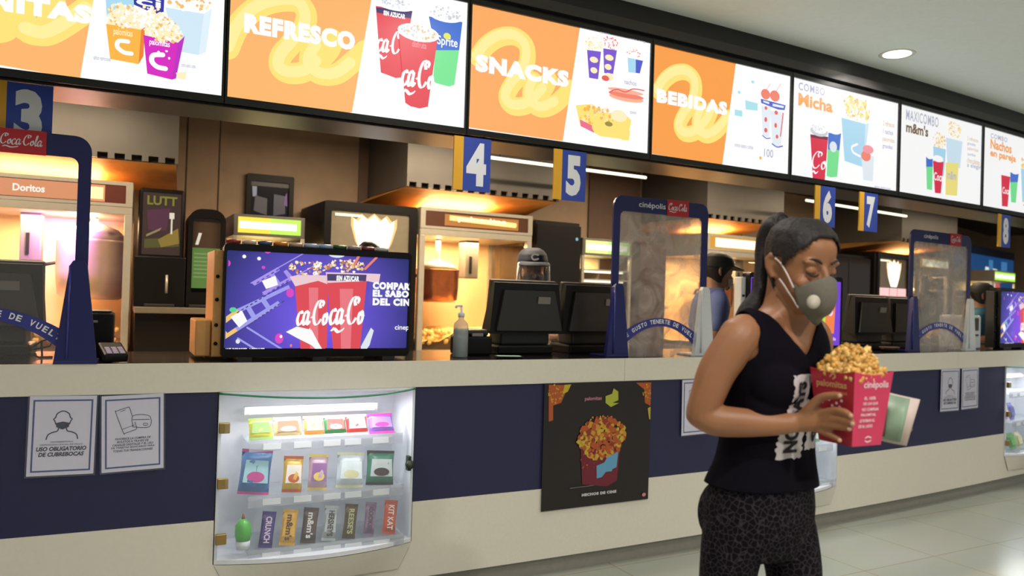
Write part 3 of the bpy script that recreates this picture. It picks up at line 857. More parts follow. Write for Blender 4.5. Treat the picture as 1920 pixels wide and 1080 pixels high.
for d, s, dd in SIGNS:
    r = thing('number_sign', (T(s + 0.103, dd, 2.173) @ Matrix.Diagonal((1.1, 1, 1.04, 1)) if dd > .1 else T(s + .093, dd, 2.137)), 'blue and yellow hanging counter sign with the number %s' % d, 'sign', 'register number signs under the screens')
    mb = MB(); mb.box(-.093, -.046, -.004, .004, -.245, .0, m_sy); mb.build('yellow_strip', r)
    mb = MB(); mb.box(-.046, .093, -.004, .004, -.245, .0, m_sb)
    mb.text(d, -.022 if d != '4' else -.03, -.222, .085 if d != '4' else .1, .2, m_sw, -.0048, bold=0.055)
    mb.build('number_panel', r)
    for x in (-.06, .06):
        mb = MB(); mb.tube([(x, .004, -.006), (x, .010, .004), (x, .010, .0115)], .003, m_bez, 6); mb.build('bracket', r)
r = thing('ceiling_light', T(3.81, -0.22, 2.95), 'round recessed white ceiling light', 'light')
mb = MB(); mb.lathe([(.078, -.001), (.098, -.004), (.104, .0), (.098, .002), (.078, .002)], mat('lamp_ring', (220, 216, 205), .4), 32); mb.build('trim_ring', r)
mb = MB(); mb.lathe([(.0, -.008), (.05, -.007), (.08, -.002), (.08, .0)], glow('lamp_white', (255, 250, 236), 6.0), 32); mb.build('diffuser', r)
# ---------------------------------------------------------------- kitchen behind the counter
m_sst = mat('stainless', (184, 178, 166), 0.32, metal=0.4, vary=0.05, scale=20)
m_sst2 = mat('dull_stainless', (98, 95, 92), 0.42, metal=0.25, vary=0.06, scale=8)
m_blk = mat('black_plastic', (15, 13, 14), 0.38, vary=0.06, spec=.25)
m_blk2 = mat('charcoal_plastic', (36, 34, 33), 0.45, vary=0.05)
m_cop = mat('copper_kettle', (190, 120, 74), 0.3, metal=0.9, vary=0.08)
m_cream = mat('cream_lining', (236, 206, 164), 0.55, vary=0.03)
m_pop = mat('popped_corn', (244, 214, 150), 0.8, vary=0.16, scale=60)
m_glass = clear('machine_glass', (255, 250, 240), 0.06)
rnd = random.Random(5)
def kpart(mb, name, parent, inv): return mb.build(name, parent, inv)
# back counter in sections between the floor-standing machines
BB = [(-2.6, -.335, 'left steel back counter under the big popcorn machine'), (1.745, 2.87, 'steel back counter under the middle popcorn machine'),
      (3.42, 6.85, 'long steel back counter behind the middle registers'), (8.8, 14, 'far steel back counter at the end of the kitchen')]
for s0, s1, lab in BB:
    D0 = 1.88 if s0 > 8 else 2.2
    r = thing('back_counter', Matrix.Translation(P((s0 + s1) / 2, 2.6)), lab, 'counter')
    iv = r.matrix_world.inverted()
    mb = MB(); mb.slab(s0, s1, D0, 3.03, 0.90, 0.93, m_sst); kpart(mb, 'worktop', r, iv)
    mb = MB(); mb.slab(s0 + .01, s1 - .01, D0 + .04, 3.03, 0.0, 0.90, m_sst2); kpart(mb, 'cabinet_body', r, iv)
# raised dark cabinet carrying the two drink dispensers
r = thing('dispenser_cabinet', T(0.32, 2.2, 0), 'raised black cabinet with grey top edge under the drink dispensers', 'cabinet')
mb = MB(); mb.box(-.585, .585, 0, .85, 1.235, 1.275, mat('grey_stone_edge', (112, 102, 88), .4), .004); mb.build('stone_top', r)
mb = MB(); mb.box(-.58, .58, .03, .85, 0, 1.235, mat('glossy_black_door', (10, 9, 11), .2, spec=.25))
mb.box(-.12, -.116, .028, .03, .1, 1.2, m_blk2); mb.box(.3, .304, .028, .03, .1, 1.2, m_blk2); mb.build('cabinet_body', r)

def popcorn_machine(s0, s1, label, head, lamp, seed, kettle_x=-.05, purple=False):
    w = (s1 - s0) / 2 * .941
    r = thing('popcorn_machine', T((s0 + s1) / 2, 2.3, 0.93), label, 'popcorn machine', 'popcorn machines')
    mb = MB(); mb.box(-w, w, 0, .72, 0, .055, m_sst, .004); mb.build('base', r)
    for x in (-w + .022, w - .022):
        for y in (.022, .698):
            mb = MB(); mb.box(x - .022, x + .022, y - .022, y + .022, .055, .93, m_sst, .003); mb.build('post', r)
    mb = MB(); mb.box(-w, w, 0, .72, .93, .98, m_sst, .004); mb.box(-w, w, .02, .72, .98, 1.14, m_sst, .004)
    mb.frame([(-w, .98), (w, .98), (w, 1.14), (-w, 1.14)], [(-w + .04, 1.0), (w - .04, 1.0), (w - .04, 1.115), (-w + .04, 1.115)], -.004, .02, m_sst); mb.build('header', r)
    mb = MB(); head(mb, w); mb.build('header_sign', r)
    mb = MB(); mb.box(-w + .044, w - .044, .695, .705, .055, .93, m_cream); mb.build('rear_panel', r)
    mb = MB(); mb.box(-w + .044, w - .044, .006, .010, .055, .93, m_glass); mb.build('front_pane', r)
    for x in (-w + .01, w - .014):
        mb = MB(); mb.box(x, x + .004, .044, .676, .055, .93, m_glass); mb.build('side_pane', r)
    kx = kettle_x
    mb = MB(); K = Matrix.Translation((kx, .36, .42))
    kc = m_cop
    if purple: K = Matrix.Translation((kx, .33, .38)) @ Matrix.Diagonal((1.25, 1.25, 1.5, 1)); kc = m_sst
    mb.lathe([(.0, 0), (.13, 0), (.165, .02), (.175, .12), (.175, .25), (.185, .26), (.17, .262), (.0, .262)], kc, 28, True, K)
    mb.lathe([(.17, .265), (.12, .31), (.03, .34), (.0, .345)], m_sst, 28, True, K)
    k = mb.build('kettle', r)
    mb = MB(); mb.tube([(kx, .36, .76), (kx, .36, .93)], .02, m_sst, 12); mb.build('hanger_arm', r)
    mb = MB(); mb.tube([(kx - .16, .36, .63), (kx - .28, .36, .60), (kx - .3, .36, .56)], .012, m_blk, 8); mb.build('tilt_handle', k)
    mb = MB(); mx = kx + .22 if kx < .2 else kx - .42
    mb.box(mx, mx + .12, .3, .44, .62, .93, m_sst2, .006); mb.box(mx + .035, mx + .055, .29, .3, .66, .8, m_blk); mb.build('motor_box', r)
    area_light('popcorn_warmer_glow', r.matrix_world @ Vector((0, .30, .915)), w * 1.2, lamp * 1.35, (1.0, .70, .40), rot=(0, 0, 0), shape='RECTANGLE', size_y=.3)
    if purple: area_light('violet_fill_glow', r.matrix_world @ Vector((kx - .16, .05, .84)), .16, 20, (.72, .25, 1.0), rot=(.9, 0, 0))  # added light, stands in for a violet reflection on the kettle
    area_light('hood_fill_glow', r.matrix_world @ Vector((0, .40, 1.155)), w * 1.2, lamp * .42, (1.0, .62, .26), rot=(PI, 0, 0), shape='RECTANGLE', size_y=.3)  # added uplight on the header, brightens the hood's underside
    # heaped corn on the floor of the machine
    mb = MB(); r2 = random.Random(seed)
    n = 18
    vs = []; fs = []
    for i in range(n + 1):
        for j in range(9):
            x = -w + .05 + (2 * w - .1) * i / n; y = .03 + .65 * j / 8
            e = min(i, n - i, 3) / 3
            vs.append((x, y, .058 + (.11 + .05 * math.sin(i * .9 + seed) + r2.uniform(-.012, .012)) * (.35 + .65 * e)))
    for i in range(n):
        for j in range(8): fs.append((i * 9 + j, (i + 1) * 9 + j, (i + 1) * 9 + j + 1, i * 9 + j + 1))
    mb.add(vs, fs, m_pop, True)
    for i in range(170):
        x = r2.uniform(-w + .06, w - .06); y = .035 + abs(r2.gauss(0, .12))
        mb.ball((x, y, .11 + r2.uniform(0, .09)), r2.uniform(.014, .024), m_pop, 6, None, .3, r2)
    o = mb.build('popcorn_heap', None, r.matrix_world)
    tag(o, 'heap of popped corn inside the ' + label.split(' with')[0], 'popcorn'); o['kind'] = 'stuff'
    return r
def head_left(mb, w):
    mb.box(-w + .04, w - .04, .002, .012, 1.0, 1.115, mat('header_maroon', (84, 30, 18), .4))
    mb.box(-w + .05, w - .16, -.001, .004, 1.005, 1.11, glow('header_orange_glow', (236, 150, 100), 1.0))
    mb.box(w - .26, w - .17, -.002, .003, 1.02, 1.095, glow('header_hot_glow', (255, 220, 150), 1.6))
    mb.box(-.02 + w - .98, .12 + w - .98, -.003, .003, 1.03, 1.09, glow('teal_label_glow', (150, 200, 190), .9))
    mb.text('Doritos', w - .66, 1.035, .17, .045, glow('white_letter_glow', (255, 250, 235), 1.2), -.0035, bold=.03)
def head_mid(mb, w):
    mb.box(-w + .04, w - .04, .002, .012, 1.0, 1.115, mat('header_brown', (74, 40, 24), .4))
    mb.tube([(-w + .24, -.004, 1.072), (w - .16, -.004, 1.052)], .020, glow('tube_warm', (255, 214, 130), 1.5), 10)
    mb.box(-w + .20, w - .13, .0, .003, 1.012, 1.10, glow('header_amber_glow', (216, 136, 56), .8))
    mb.text('palomitas', -w + .30, 1.04, .42, .05, glow('pale_letter_glow', (255, 240, 200), 1.4), -.026, bold=.03)
def head_right(mb, w):
    mb.box(-w + .04, w - .04, .002, .012, 1.0, 1.115, glow('header_gold_glow', (226, 160, 40), .9))
    mb.box(-w + .12, w - .04, -.002, .003, 1.015, 1.10, glow('header_pale_glow', (255, 250, 210), 1.5))
popcorn_machine(-1.42, -.33, 'big popcorn machine with an orange lit header at the left', head_left, 30, 1, .28, True)
popcorn_machine(1.745, 2.785, 'steel popcorn machine with a glowing amber header beside the tall display', head_mid, 26, 2, -.18)
popcorn_machine(4.86, 5.78, 'popcorn machine with a pale yellow header behind the masked woman', head_right, 18, 3, .1)
popcorn_machine(9.0, 9.95, 'distant popcorn machine with a gold header seen through a shield', head_right, 14, 4, .1)

# drink dispensers on the raised cabinet
r = thing('drink_dispenser', T(-.145, 2.32, 1.275), 'tall black drink dispenser with yellow-lettered snack picture', 'drink dispenser')
mb = MB(); mb.box(-.155, .155, 0, .4, 0, .33, m_blk, .008); mb.box(-.14, .14, .02, .4, .30, .775, m_blk, .02); mb.build('body', r)
mb = MB(); y = .016
mb.box(-.115, .115, .016, .024, .34, .745, glow('panel_maroon', (52, 22, 26), .6))
for i, (c, pts) in enumerate([('d_purple', [(-.08, .5), (.03, .5), (.05, .65), (-.09, .63)]), ('d_green', [(-.1, .44), (.1, .46), (.11, .40), (-.1, .38)]), ('d_yellow', [(-.02, .44), (.1, .52), (.11, .42), (.0, .39)]), ('d_cream', [(-.09, .47), (.0, .52), (-.01, .50), (-.09, .455)])]):
    mb.flat(pts, [(0, 1, 2, 3)], glow(c, dict(d_purple=(96, 30, 74), d_green=(92, 92, 30), d_yellow=(170, 140, 50), d_cream=(180, 160, 120))[c], .55), .0155 - i * .0005)
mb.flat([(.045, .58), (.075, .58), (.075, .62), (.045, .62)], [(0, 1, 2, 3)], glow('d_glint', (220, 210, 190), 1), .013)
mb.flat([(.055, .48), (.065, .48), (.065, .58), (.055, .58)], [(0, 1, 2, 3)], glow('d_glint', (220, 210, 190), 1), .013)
mb.text('LUTT', -.09, .665, .18, .06, glow('d_letter', (150, 146, 50), .6), .0125, bold=.03)
mb.build('picture_panel', r)
mb = MB(); mb.box(-.125, -.04, .012, .02, .245, .30, mat('paper_note', (190, 180, 160), .6)); mb.build('note', r)
mb = MB(); mb.box(-.09, .09, -.06, .0, .0, .02, m_blk2, .004); mb.build('drip_tray', r)
mb = MB(); mb.tube([(.04, -.03, .21), (.04, -.03, .09)], .008, m_sst, 8); mb.build('nozzle', r)
r = thing('drink_dispenser', T(.152, 2.32, 1.275), 'black drink dispenser with rounded top and green lit panel', 'drink dispenser')
mb = MB(); o = rrect(-.118, .118, 0, .66, .085, 8, (0, 0, 1, 1)); mb.frame(o, rrect(-.088, .088, .1, .60, .03, 8, (0, 0, 1, 1)), .0, .05, m_blk); mb.prism(o, .05, .38, m_blk); mb.build('body', r)
mb = MB(); mb.box(-.088, .088, .03, .05, .40, .60, mat('smoky_panel', (70, 54, 40), .2)); mb.box(-.088, .088, .03, .05, .13, .40, glow('green_panel', (84, 122, 54), .9))
for k in range(7): mb.flat([(-.075, .2 + k * .026), (.07, .2 + k * .026), (.07, .209 + k * .026), (-.075, .209 + k * .026)], [(0, 1, 2, 3)], glow('green_lines', (124, 150, 90), .9), .0295)
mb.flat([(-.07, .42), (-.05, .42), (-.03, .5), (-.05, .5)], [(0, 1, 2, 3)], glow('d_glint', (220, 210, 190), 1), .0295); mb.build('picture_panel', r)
mb = MB(); mb.box(-.1, .1, -.07, .0, 0, .02, m_blk2, .004); mb.build('drip_tray', r)
# small wall screen
r = thing('wall_screen', T(.71, 3.05, 1.96), 'small dark framed screen hung on the brown wall', 'screen')
mb = MB(); mb.frame(rrect(-.18, .18, 0, .345, .015), rrect(-.145, .145, .02, .29, .01), 0, .045, m_blk); mb.prism(rrect(-.18, .18, 0, .345, .015), .045, .05, m_blk); mb.build('frame', r)
mb = MB(); mb.box(-.146, .146, .02, .045, .02, .292, mat('dim_screen', (40, 44, 58), .12))
mb.flat([(-.13, .17), (-.10, .17), (-.1, .25), (-.135, .25)], [(0, 1, 2, 3)], glow('screen_pale', (140, 140, 150), .8), .0195); mb.flat([(-.12, .06), (-.02, .03), (-.02, .16), (-.11, .18)], [(0, 1, 2, 3)], glow('screen_grey', (72, 66, 70), .8), .019); mb.flat([(.03, .03), (.12, .05), (.12, .19), (.03, .2)], [(0, 1, 2, 3)], glow('screen_grey2', (62, 62, 74), .8), .019); mb.flat([(.11, .12), (.135, .11), (.13, .22), (.12, .2)], [(0, 1, 2, 3)], glow('screen_violet', (120, 70, 130), .8), .0185)
mb.flat([(-.145, .255), (.145, .255), (.145, .29), (-.145, .29)], [(0, 1, 2, 3)], glow('screen_band', (60, 56, 52), .6), .0182)
mb.build('display', r)

def snack_warmer(s0, s1, zb, zt, d, label, ca, cb, shelf=True):
    w = (s1 - s0) / 2 * .941; h = zt - zb
    r = thing('snack_warmer', T((s0 + s1) / 2, d, zb), label, 'snack warmer', 'lit snack warmers')
    mb = MB(); mb.box(-w, w, 0, .5, 0, .04, m_sst, .004); mb.build('base', r)
    mb = MB(); mb.box(-w, w, .0, .5, h - .15, h, m_sst2, .006); mb.build('header', r)
    mb = MB(); mb.box(-w + .03, 0, -.004, .0, h - .13, h - .02, glow('warmer_a_' + str(s0), ca, 1.15)); mb.box(0, w - .03, -.004, .0, h - .13, h - .02, glow('warmer_b_' + str(s0), cb, 1.15))
    mb.box(-w + .04, w - .06, -.006, -.004, h - .10, h - .05, glow('warmer_c', (255, 255, 226), 1.5)); mb.build('header_sign', r)
    for x in (-w + .012, w - .012):
        for y in (.015, .485):
            mb = MB(); mb.box(x - .012, x + .012, y - .012, y + .012, .04, h - .15, m_sst); mb.build('post', r)
    mb = MB(); mb.box(-w + .02, w - .02, .47, .48, .04, h - .15, m_cream); mb.build('rear_panel', r)
    if shelf:
        for z in (.34, .58):
            if z < h - .2:
                mb = MB(); mb.box(-w + .01, w - .01, .02, .47, h - .15 - z * .35 - .012, h - .15 - z * .35, m_sst); mb.tube([(-w + .05, .06, h - .15 - z * .35 - .02), (w - .05, .06, h - .15 - z * .35 - .02)], .009, glow('warmer_c', (255, 255, 226), 1.5), 8); mb.build('rack', r)
    area_light('warmer_glow', r.matrix_world @ Vector((0, .25, h - .16)), w, 5, (1.0, .86, .45), shape='RECTANGLE', size_y=.2)
    return r
snack_warmer(.34, .86, 1.275, 1.93, 2.42, 'snack warmer with a yellow and green lit header above the counter display', (250, 222, 70), (190, 236, 90))
snack_warmer(3.40, 3.98, .93, 1.94, 2.4, 'glass snack warmer with a pale yellow lit header behind the shield', (236, 250, 150), (190, 240, 130))
snack_warmer(10.45, 11.35, .93, 1.95, 1.93, 'far snack warmer with a bright green lit header', (170, 236, 70), (170, 236, 70))

def flame_dispenser(s0, s1, label):
    w = (s1 - s0) / 2 * .941
    r = thing('slush_machine', T((s0 + s1) / 2, 2.3, 0), label, 'drink machine', 'slush machines with a glowing cup')
    mb = MB(); mb.box(-w, w, .03, .75, 0, 2.06, m_blk, .01); mb.frame(rrect(-w, w, .02, 2.06, .02), rrect(-w + .05, w - .06, .9, 2.0, .02), 0, .03, m_blk); mb.build('body', r)
    mb = MB(); mb.box(-w + .05, w - .06, .018, .03, .9, 2.0, mat('grey_panel', (136, 128, 112), .25, metal=.3))
    cx = .02; z0, z1 = 1.67, 1.90
    pts = [(cx - .07, z0), (cx + .08, z0), (cx + .13, z0 + .10), (cx + .165, z0 + .22)] 
    tips = [(cx + .165, 1.955), (cx + .13, 1.93), (cx + .09, 1.975), (cx + .05, 1.94), (cx + .0, 1.985), (cx - .05, 1.945), (cx - .09, 1.975), (cx - .13, 1.93), (cx - .165, 1.955)]
    pts = pts + tips + [(cx - .165, z0 + .22), (cx - .13, z0 + .10)]
    mb.flat([(x * 1.06 - .0, z + .006) for x, z in pts], [tuple(range(len(pts)))], glow('flame_rim', (255, 196, 120), 1.3), .0175)
    mb.flat([(cx + (x - cx) * .93, z - .008) for x, z in pts], [tuple(range(len(pts)))], glow('flame_white', (255, 250, 238), 1.7), .017)
    mb.box(-w + .07, w - .08, .008, .016, 1.555, 1.645, glow('pink_strip', (250, 190, 190), 1.2)); mb.box(-.1, -.095, .006, .016, 1.555, 1.645, m_blk); mb.box(.09, .095, .006, .016, 1.555, 1.645, m_blk)
    mb.box(-w + .08, -w + .28, .01, .017, 1.955, 1.975, glow('flame_strip', (250, 250, 220), 1.2)); mb.build('lit_panel', r)
    mb = MB(); mb.box(-.2, .2, -.12, .0, .95, 1.0, m_blk2, .006); mb.build('drip_tray', r)
flame_dispenser(.975, 1.722, 'black slush machine with a glowing flame cup behind the counter display')
flame_dispenser(7.96, 8.78, 'black slush machine with a glowing cup and pink strip near sign seven')
r = thing('black_refrigerator', T(3.14, 2.4, 0), 'tall black refrigerator beside the popcorn machine', 'refrigerator')
mb = MB(); mb.box(-.23, .23, .03, .6, .0, 2.06, m_blk, .01); mb.build('body', r)
mb = MB(); mb.box(-.225, .225, 0, .03, .06, 2.03, mat('fridge_door', (24, 21, 21), .25), .006); mb.disc(.18, 1.92, .014, .014, glow('cyan_dot', (120, 180, 200), 1), -.001); h = mb.build('door', r)
mb = MB(); mb.tube([(.2, -.0, 1.1), (.2, -.035, 1.13), (.2, -.035, 1.5), (.2, 0, 1.53)], .008, m_sst2, 8); mb.build('handle', h)
r = thing('black_cooler', T(7.4, 2.35, 0), 'wide black glass-door cooler right of the masked woman', 'cooler')
mb = MB(); mb.box(-.47, .47, .03, .6, 0, 2.0, m_blk, .01); mb.build('body', r)
for x in (-.235, .235):
    mb = MB(); mb.box(x - .23, x + .23, 0, .03, .08, 1.97, mat('cooler_glass', (34, 26, 22), .12), .006); dd = mb.build('door', r)
    mb = MB(); mb.box(x - .012, x + .012, -.03, .0, .9, 1.4, m_sst2, .004); mb.build('handle', dd)
r = thing('drink_cooler', T(12.1, 2.48, .93), 'blue lit drink cooler with white bag picture at the far right', 'cooler')
mb = MB(); mb.box(-1.4, 1.4, .02, .48, 0, 1.42, mat('cooler_blue', (20, 50, 90), .4), .01); mb.build('body', r)
mb = MB(); mb.flat([(-1.35, .6), (1.35, .6), (1.35, 1.3), (-1.35, 1.3)], [(0, 1, 2, 3)], glow('blue_picture', (16, 70, 122), .8), .019)
mb.flat([(-.25, .72), (.62, .72), (.5, 1.12), (-.05, 1.14)], [(0, 1, 2, 3)], glow('bag_white', (214, 228, 226), 1), .018); mb.flat([(.42, .78), (.7, .78), (.55, 1.1), (.42, 1.1)], [(0, 1, 2, 3)], glow('bag_red', (206, 90, 90), .9), .0175); mb.flat([(-.34, .7), (-.2, .7), (-.1, .86), (-.26, .86)], [(0, 1, 2, 3)], glow('bag_teal', (70, 200, 170), .9), .0175); mb.flat([(.1, 1.1), (.3, 1.1), (.3, 1.25), (.1, 1.25)], [(0, 1, 2, 3)], glow('blue_pale', (60, 120, 170), .9), .0175); mb.flat([(.7, 1.1), (1.0, 1.1), (1.0, 1.25), (.7, 1.25)], [(0, 1, 2, 3)], glow('blue_pale', (60, 120, 170), .9), .0175); mb.build('lit_panel', r)
r = thing('dark_shelf_box', T(4.35, 2.5, .93), 'dark maroon box standing above the back counter near the shield', 'box')
mb = MB(); mb.box(-.16, .16, 0, .3, 0, 1.02, mat('maroon_box', (58, 28, 22), .5), .006); mb.build('body', r)

# hoods and strip lights
def hood(s0, s1, z1, label, nslots):
    r = thing('extractor_hood', T((s0 + s1) / 2, 2.2, 2.2), label, 'hood', 'steel extractor hoods')
    w = (s1 - s0) / 2 * .945; h = z1 - 2.2
    mb = MB(); mb.box(-w, w, 0, .02, .035, h, m_sst2); mb.box(-w, -w + .015, .02, .88, 0, h, m_sst2); mb.box(w - .015, w, .02, .88, 0, h, m_sst2)
    sp = 2 * w / nslots
    for k in range(nslots + 1):   # bridges between the dark filter slots
        x = -w + k * sp
        mb.box(max(-w, x - sp * .2), min(w, x + sp * .2), 0, .02, 0, .035, m_sst2)
    mb.build('canopy', r)
    mb = MB(); mb.box(-w + .015, w - .015, .05, .06, 0, .035, mat('slot_dark', (24, 16, 12), .8)); mb.build('slot_lining', r)
    mb = MB(); mb.add([(-w + .01, .05, .0), (w - .01, .05, .0), (w + .02, .80, -.10), (-w - .16, .80, -.10), (-w + .01, .80, .0), (w - .01, .80, .0)], [(0, 3, 2, 1), (0, 4, 3), (1, 2, 5), (0, 1, 5, 4), (3, 4, 5, 2)], mat('orange_lit_filter', (216, 156, 84), .5, metal=.1, vary=.2, scale=5)); mb.build('filter_panel', r)  # orange light under the hood is put into the panel's colour
hood(-2.0, -.06, 2.735, 'steel extractor hood above the big popcorn machine, beside sign three', 19)
hood(1.58, 3.0, 2.735, 'steel extractor hood above the middle popcorn machine, under signs four and five', 14)
hood(4.74, 5.9, 2.735, 'steel extractor hood behind the woman, left of sign six', 11)
hood(8.3, 9.9, 2.735, 'steel extractor hood at the far right, between signs seven and eight', 14)
for (a, b), lab in (((2.15, 3.63), 'thin lit strip light between signs four and five'), ((5.87, 7.71), 'thin lit strip light behind signs six and seven')):
    r = thing('strip_light', T((a + b) / 2, 1.9, 2.425), lab, 'strip light', 'thin strip lights')
    w = (b - a) / 2
    mb = MB(); mb.tube([(-w, 0, 0), (w, 0, 0)], .012, glow('tube_white', (255, 248, 214), 2.0), 10); mb.build('tube', r)
    for x in (-w + .1, w - .1):
        mb = MB(); mb.tube([(x, 0, .01), (x, 0, .315)], .004, m_blk, 6); mb.build('hanger', r)

# ---------------------------------------------------------------- things standing on the counter
CT = 1.10
m_lab = mat('grey_label', (126, 120, 114), .5)
def register(s, d, label, rot=0.0):
    r = thing('register_monitor', T(s, d, CT, rot), label, 'monitor', 'register monitors on the counter')
    M = Matrix.Rotation(.16, 4, 'X')
    mb = MB()
    def block(lo, hi, m):   # tapered block between two rectangles (x0, x1, y0, y1, z)
        vs = [(x, y, q[4]) for q in (lo, hi) for x, y in ((q[0], q[2]), (q[1], q[2]), (q[1], q[3]), (q[0], q[3]))]
        mb.add(vs, [(3, 2, 1, 0), (4, 5, 6, 7), (0, 1, 5, 4), (1, 2, 6, 5), (2, 3, 7, 6), (3, 0, 4, 7)], m, False, M)
    mb.box(-.205, .205, .0, .035, .13, .405, m_blk2, .008, 2, M); mb.box(-.19, .19, .035, .037, .145, .39, mat('register_screen', (30, 34, 44), .15), 0, 1, M); mb.build('screen_housing', r)
    mb = MB(); block((-.235, .215, -.10, .0, .13), (-.20, .20, -.03, .0, .395), m_blk); block((-.20, .20, -.115, -.09, .15), (-.15, .16, -.06, -.04, .36), m_blk2); mb.build('rear_cover', r)
    mb = MB(); mb.box(.05, .125, -.082, -.074, .292, .33, m_lab, 0, 1, M); mb.build('sticker', r)
    mb = MB(); mb.box(-.17, .17, -.10, .12, .0, .05, m_blk, .01); mb.box(-.15, .15, -.09, .06, .05, .15, m_blk2, .012); mb.build('stand', r)
register(-.86, .62, 'black register monitor at the far left beside the shield')
register(1.65, .55, 'black register monitor beside the sanitizer bottle')
register(2.11, .56, 'black register monitor touching the left post of the middle shield')
register(4.64, .55, 'black register monitor right behind the popcorn bucket')
register(5.16, .6, 'black register monitor behind the left post of the far shield')

m_nv = mat('navy_acrylic', (30, 32, 92), .3, vary=.04)
m_nv2 = mat('navy_edge', (58, 60, 140), .25, vary=.04)
m_acr = clear('clear_acrylic', (250, 250, 250), .06, .05, (200, 190, 180))
m_acr2 = clear('hazy_acrylic', (245, 245, 245), .10, .30, (196, 184, 176), True)  # noise makes the painted haze patchy
m_red = mat('badge_red', (196, 30, 46), .4, vary=.02)
m_wht = mat('print_white', (232, 230, 236), .5, vary=0)
m_wp = mat('white_plastic', (214, 216, 220), .35, vary=.03)
def shield(s0, s1, d, label, pane, pane_hi, full_right=True):
    w = (s1 - s0) / 2; H = .885
    r = thing('protective_shield', T((s0 + s1) / 2, d, CT), label, 'shield', 'clear protective counter shields')
    o = rrect(-w, w, 0.0, H, .06, 6, (0, 0, 1, 1)); i = rrect(-w + .045, w - .045, .0, H - .085, .03, 6, (0, 0, 1, 1))
    mb = MB(); mb.frame(o, i, -.006, .006, m_nv); mb.build('frame', r)
    mb = MB(); mb.prism(i, -.002, .002, pane); mb.build('clear_pane', r)
    # arched band across the pass-through
    n = 16; top = []; bot = []
    for k in range(n + 1):
        x = -w + .04 + (2 * w - .08) * k / n; t = (2 * k / n - 1)
        top.append((x, .215 - .11 * t * t)); bot.append((x, .17 - .155 * t * t))
    mb = MB(); vs = [(x, -.0075, z) for x, z in top] + [(x, -.0075, z) for x, z in bot]
    mb.add(vs, [(k, n + 1 + k, n + 2 + k, k + 1) for k in range(n)], m_nv2)
    phrase = 'QUE GUSTO TENERTE DE VUELTA'
    for k, ch in enumerate(phrase):
        if ch == ' ': continue
        t = (k + .5) / len(phrase) * 1.88 - .94
        x = t * (w - .04); z = .196 - .132 * t * t
        a = math.atan2(-2 * .132 * t, (w - .04))
        M = Matrix.Translation((x, 0, z)) @ Matrix.Rotation(-a, 4, 'Y')
        mb.text(ch, -.009, -.012, .018, .024, m_wht, -.0085, None, M, bold=.03)
    mb.build('arched_band', r)
    # red badge and the cinema name on the top rail
    mb = MB(); mb.box(w - .315, w - .155, -.009, -.006, H - .088, H + .004, m_red); script_word(mb, 'Coca-Cola', w - .305, H - .056, .138, .040, m_wht, -.0098); mb.build('badge', r)
    mb = MB(); mb.text('cinépolis', -w + .17, H - .064, .19, .040, m_wht, -.0068, bold=.01); mb.build('name_print', r)
    for x, c in ((-w + .03, m_nv), (w - .03, m_wp if full_right else m_nv)):
        mb = MB(); mb.prism([(x - .075, 0), (x + .075, 0), (x + .03, .38), (x + .018, .40), (x - .018, .40), (x - .03, .38)], -.035, -.008, c, None)
        mb.box(x - .075, x + .075, -.036, .12, 0, .012, c, .003); mb.tube([(x - .028, -.036, .38), (x - .03, -.037, .02)], .005, m_nv2 if c is m_nv else m_wp, 6); mb.build('foot', r)
shield(-1.18, -.468, .175, 'clear shield with dark navy frame and red badge at the left edge', m_acr, None, False)
shield(2.06, 2.745, .25, 'hazy clear shield with navy frame beside the two register monitors', m_acr2, None)
shield(4.76, 5.60, .25, 'hazy clear shield with navy frame at the right beside sign eight', m_acr2, None)

def display_box(s0, s1, art, side, label, dp=.34, d=.27):
    w = (s1 - s0) / 2
    r = thing('counter_display', T((s0 + s1) / 2, d, CT), label, 'display', 'lit counter displays')
    H = .505
    mb = MB(); mb.frame(rrect(-w, w, .012, H, .018), rrect(-w + .012, w - .012, .05, H - .03, .008), 0, .03, m_blk); mb.box(-w + .03, w, .03, dp, .012, H, m_blk, .006); mb.build('cabinet', r)
    mb = MB(); mb.box(-w + .012, w - .012, .006, .03, .05, H - .03, picture_ground('display_navy', (122, 96, 250), (34, 38, 116), 0.0, .20, .46, .95))
    S = Matrix.Translation((-.42, 0, 0)) 
    art(mb, S, w, H); mb.build('display', r)
    mb = MB(); mb.box(-w - .035, -w + .028, .032, dp, .012, H - .03, side, .004); mb.build('side_panel', r)
    if dp > .3: mb = MB(); mb.box(-w - .10, -w - .037, .06, dp, .012, .17, side, .006); mb.build('side_ledge', r)
    for z in (.07, .15, .26, .36):
        mb = MB(); mb.lathe([(.0, 0), (.008, 0), (.008, .008), (.0, .01)], m_blk, 10, True, Matrix.Translation((-w - .02, .031, z)) @ Matrix.Rotation(PI / 2, 4, 'X')); mb.build('bolt', r)
    for x in (-w + .1, 0, w - .1):
        mb = MB(); mb.box(x - .03, x + .03, .0, dp - .02, 0, .013, m_blk2); mb.build('foot', r)
    return r
def art_soda(mb, S, w, H):
    paint_art(mb, 'display_box', (.012, .828, .05, H - .03), .006, lambda c: lit(c, .95), S)
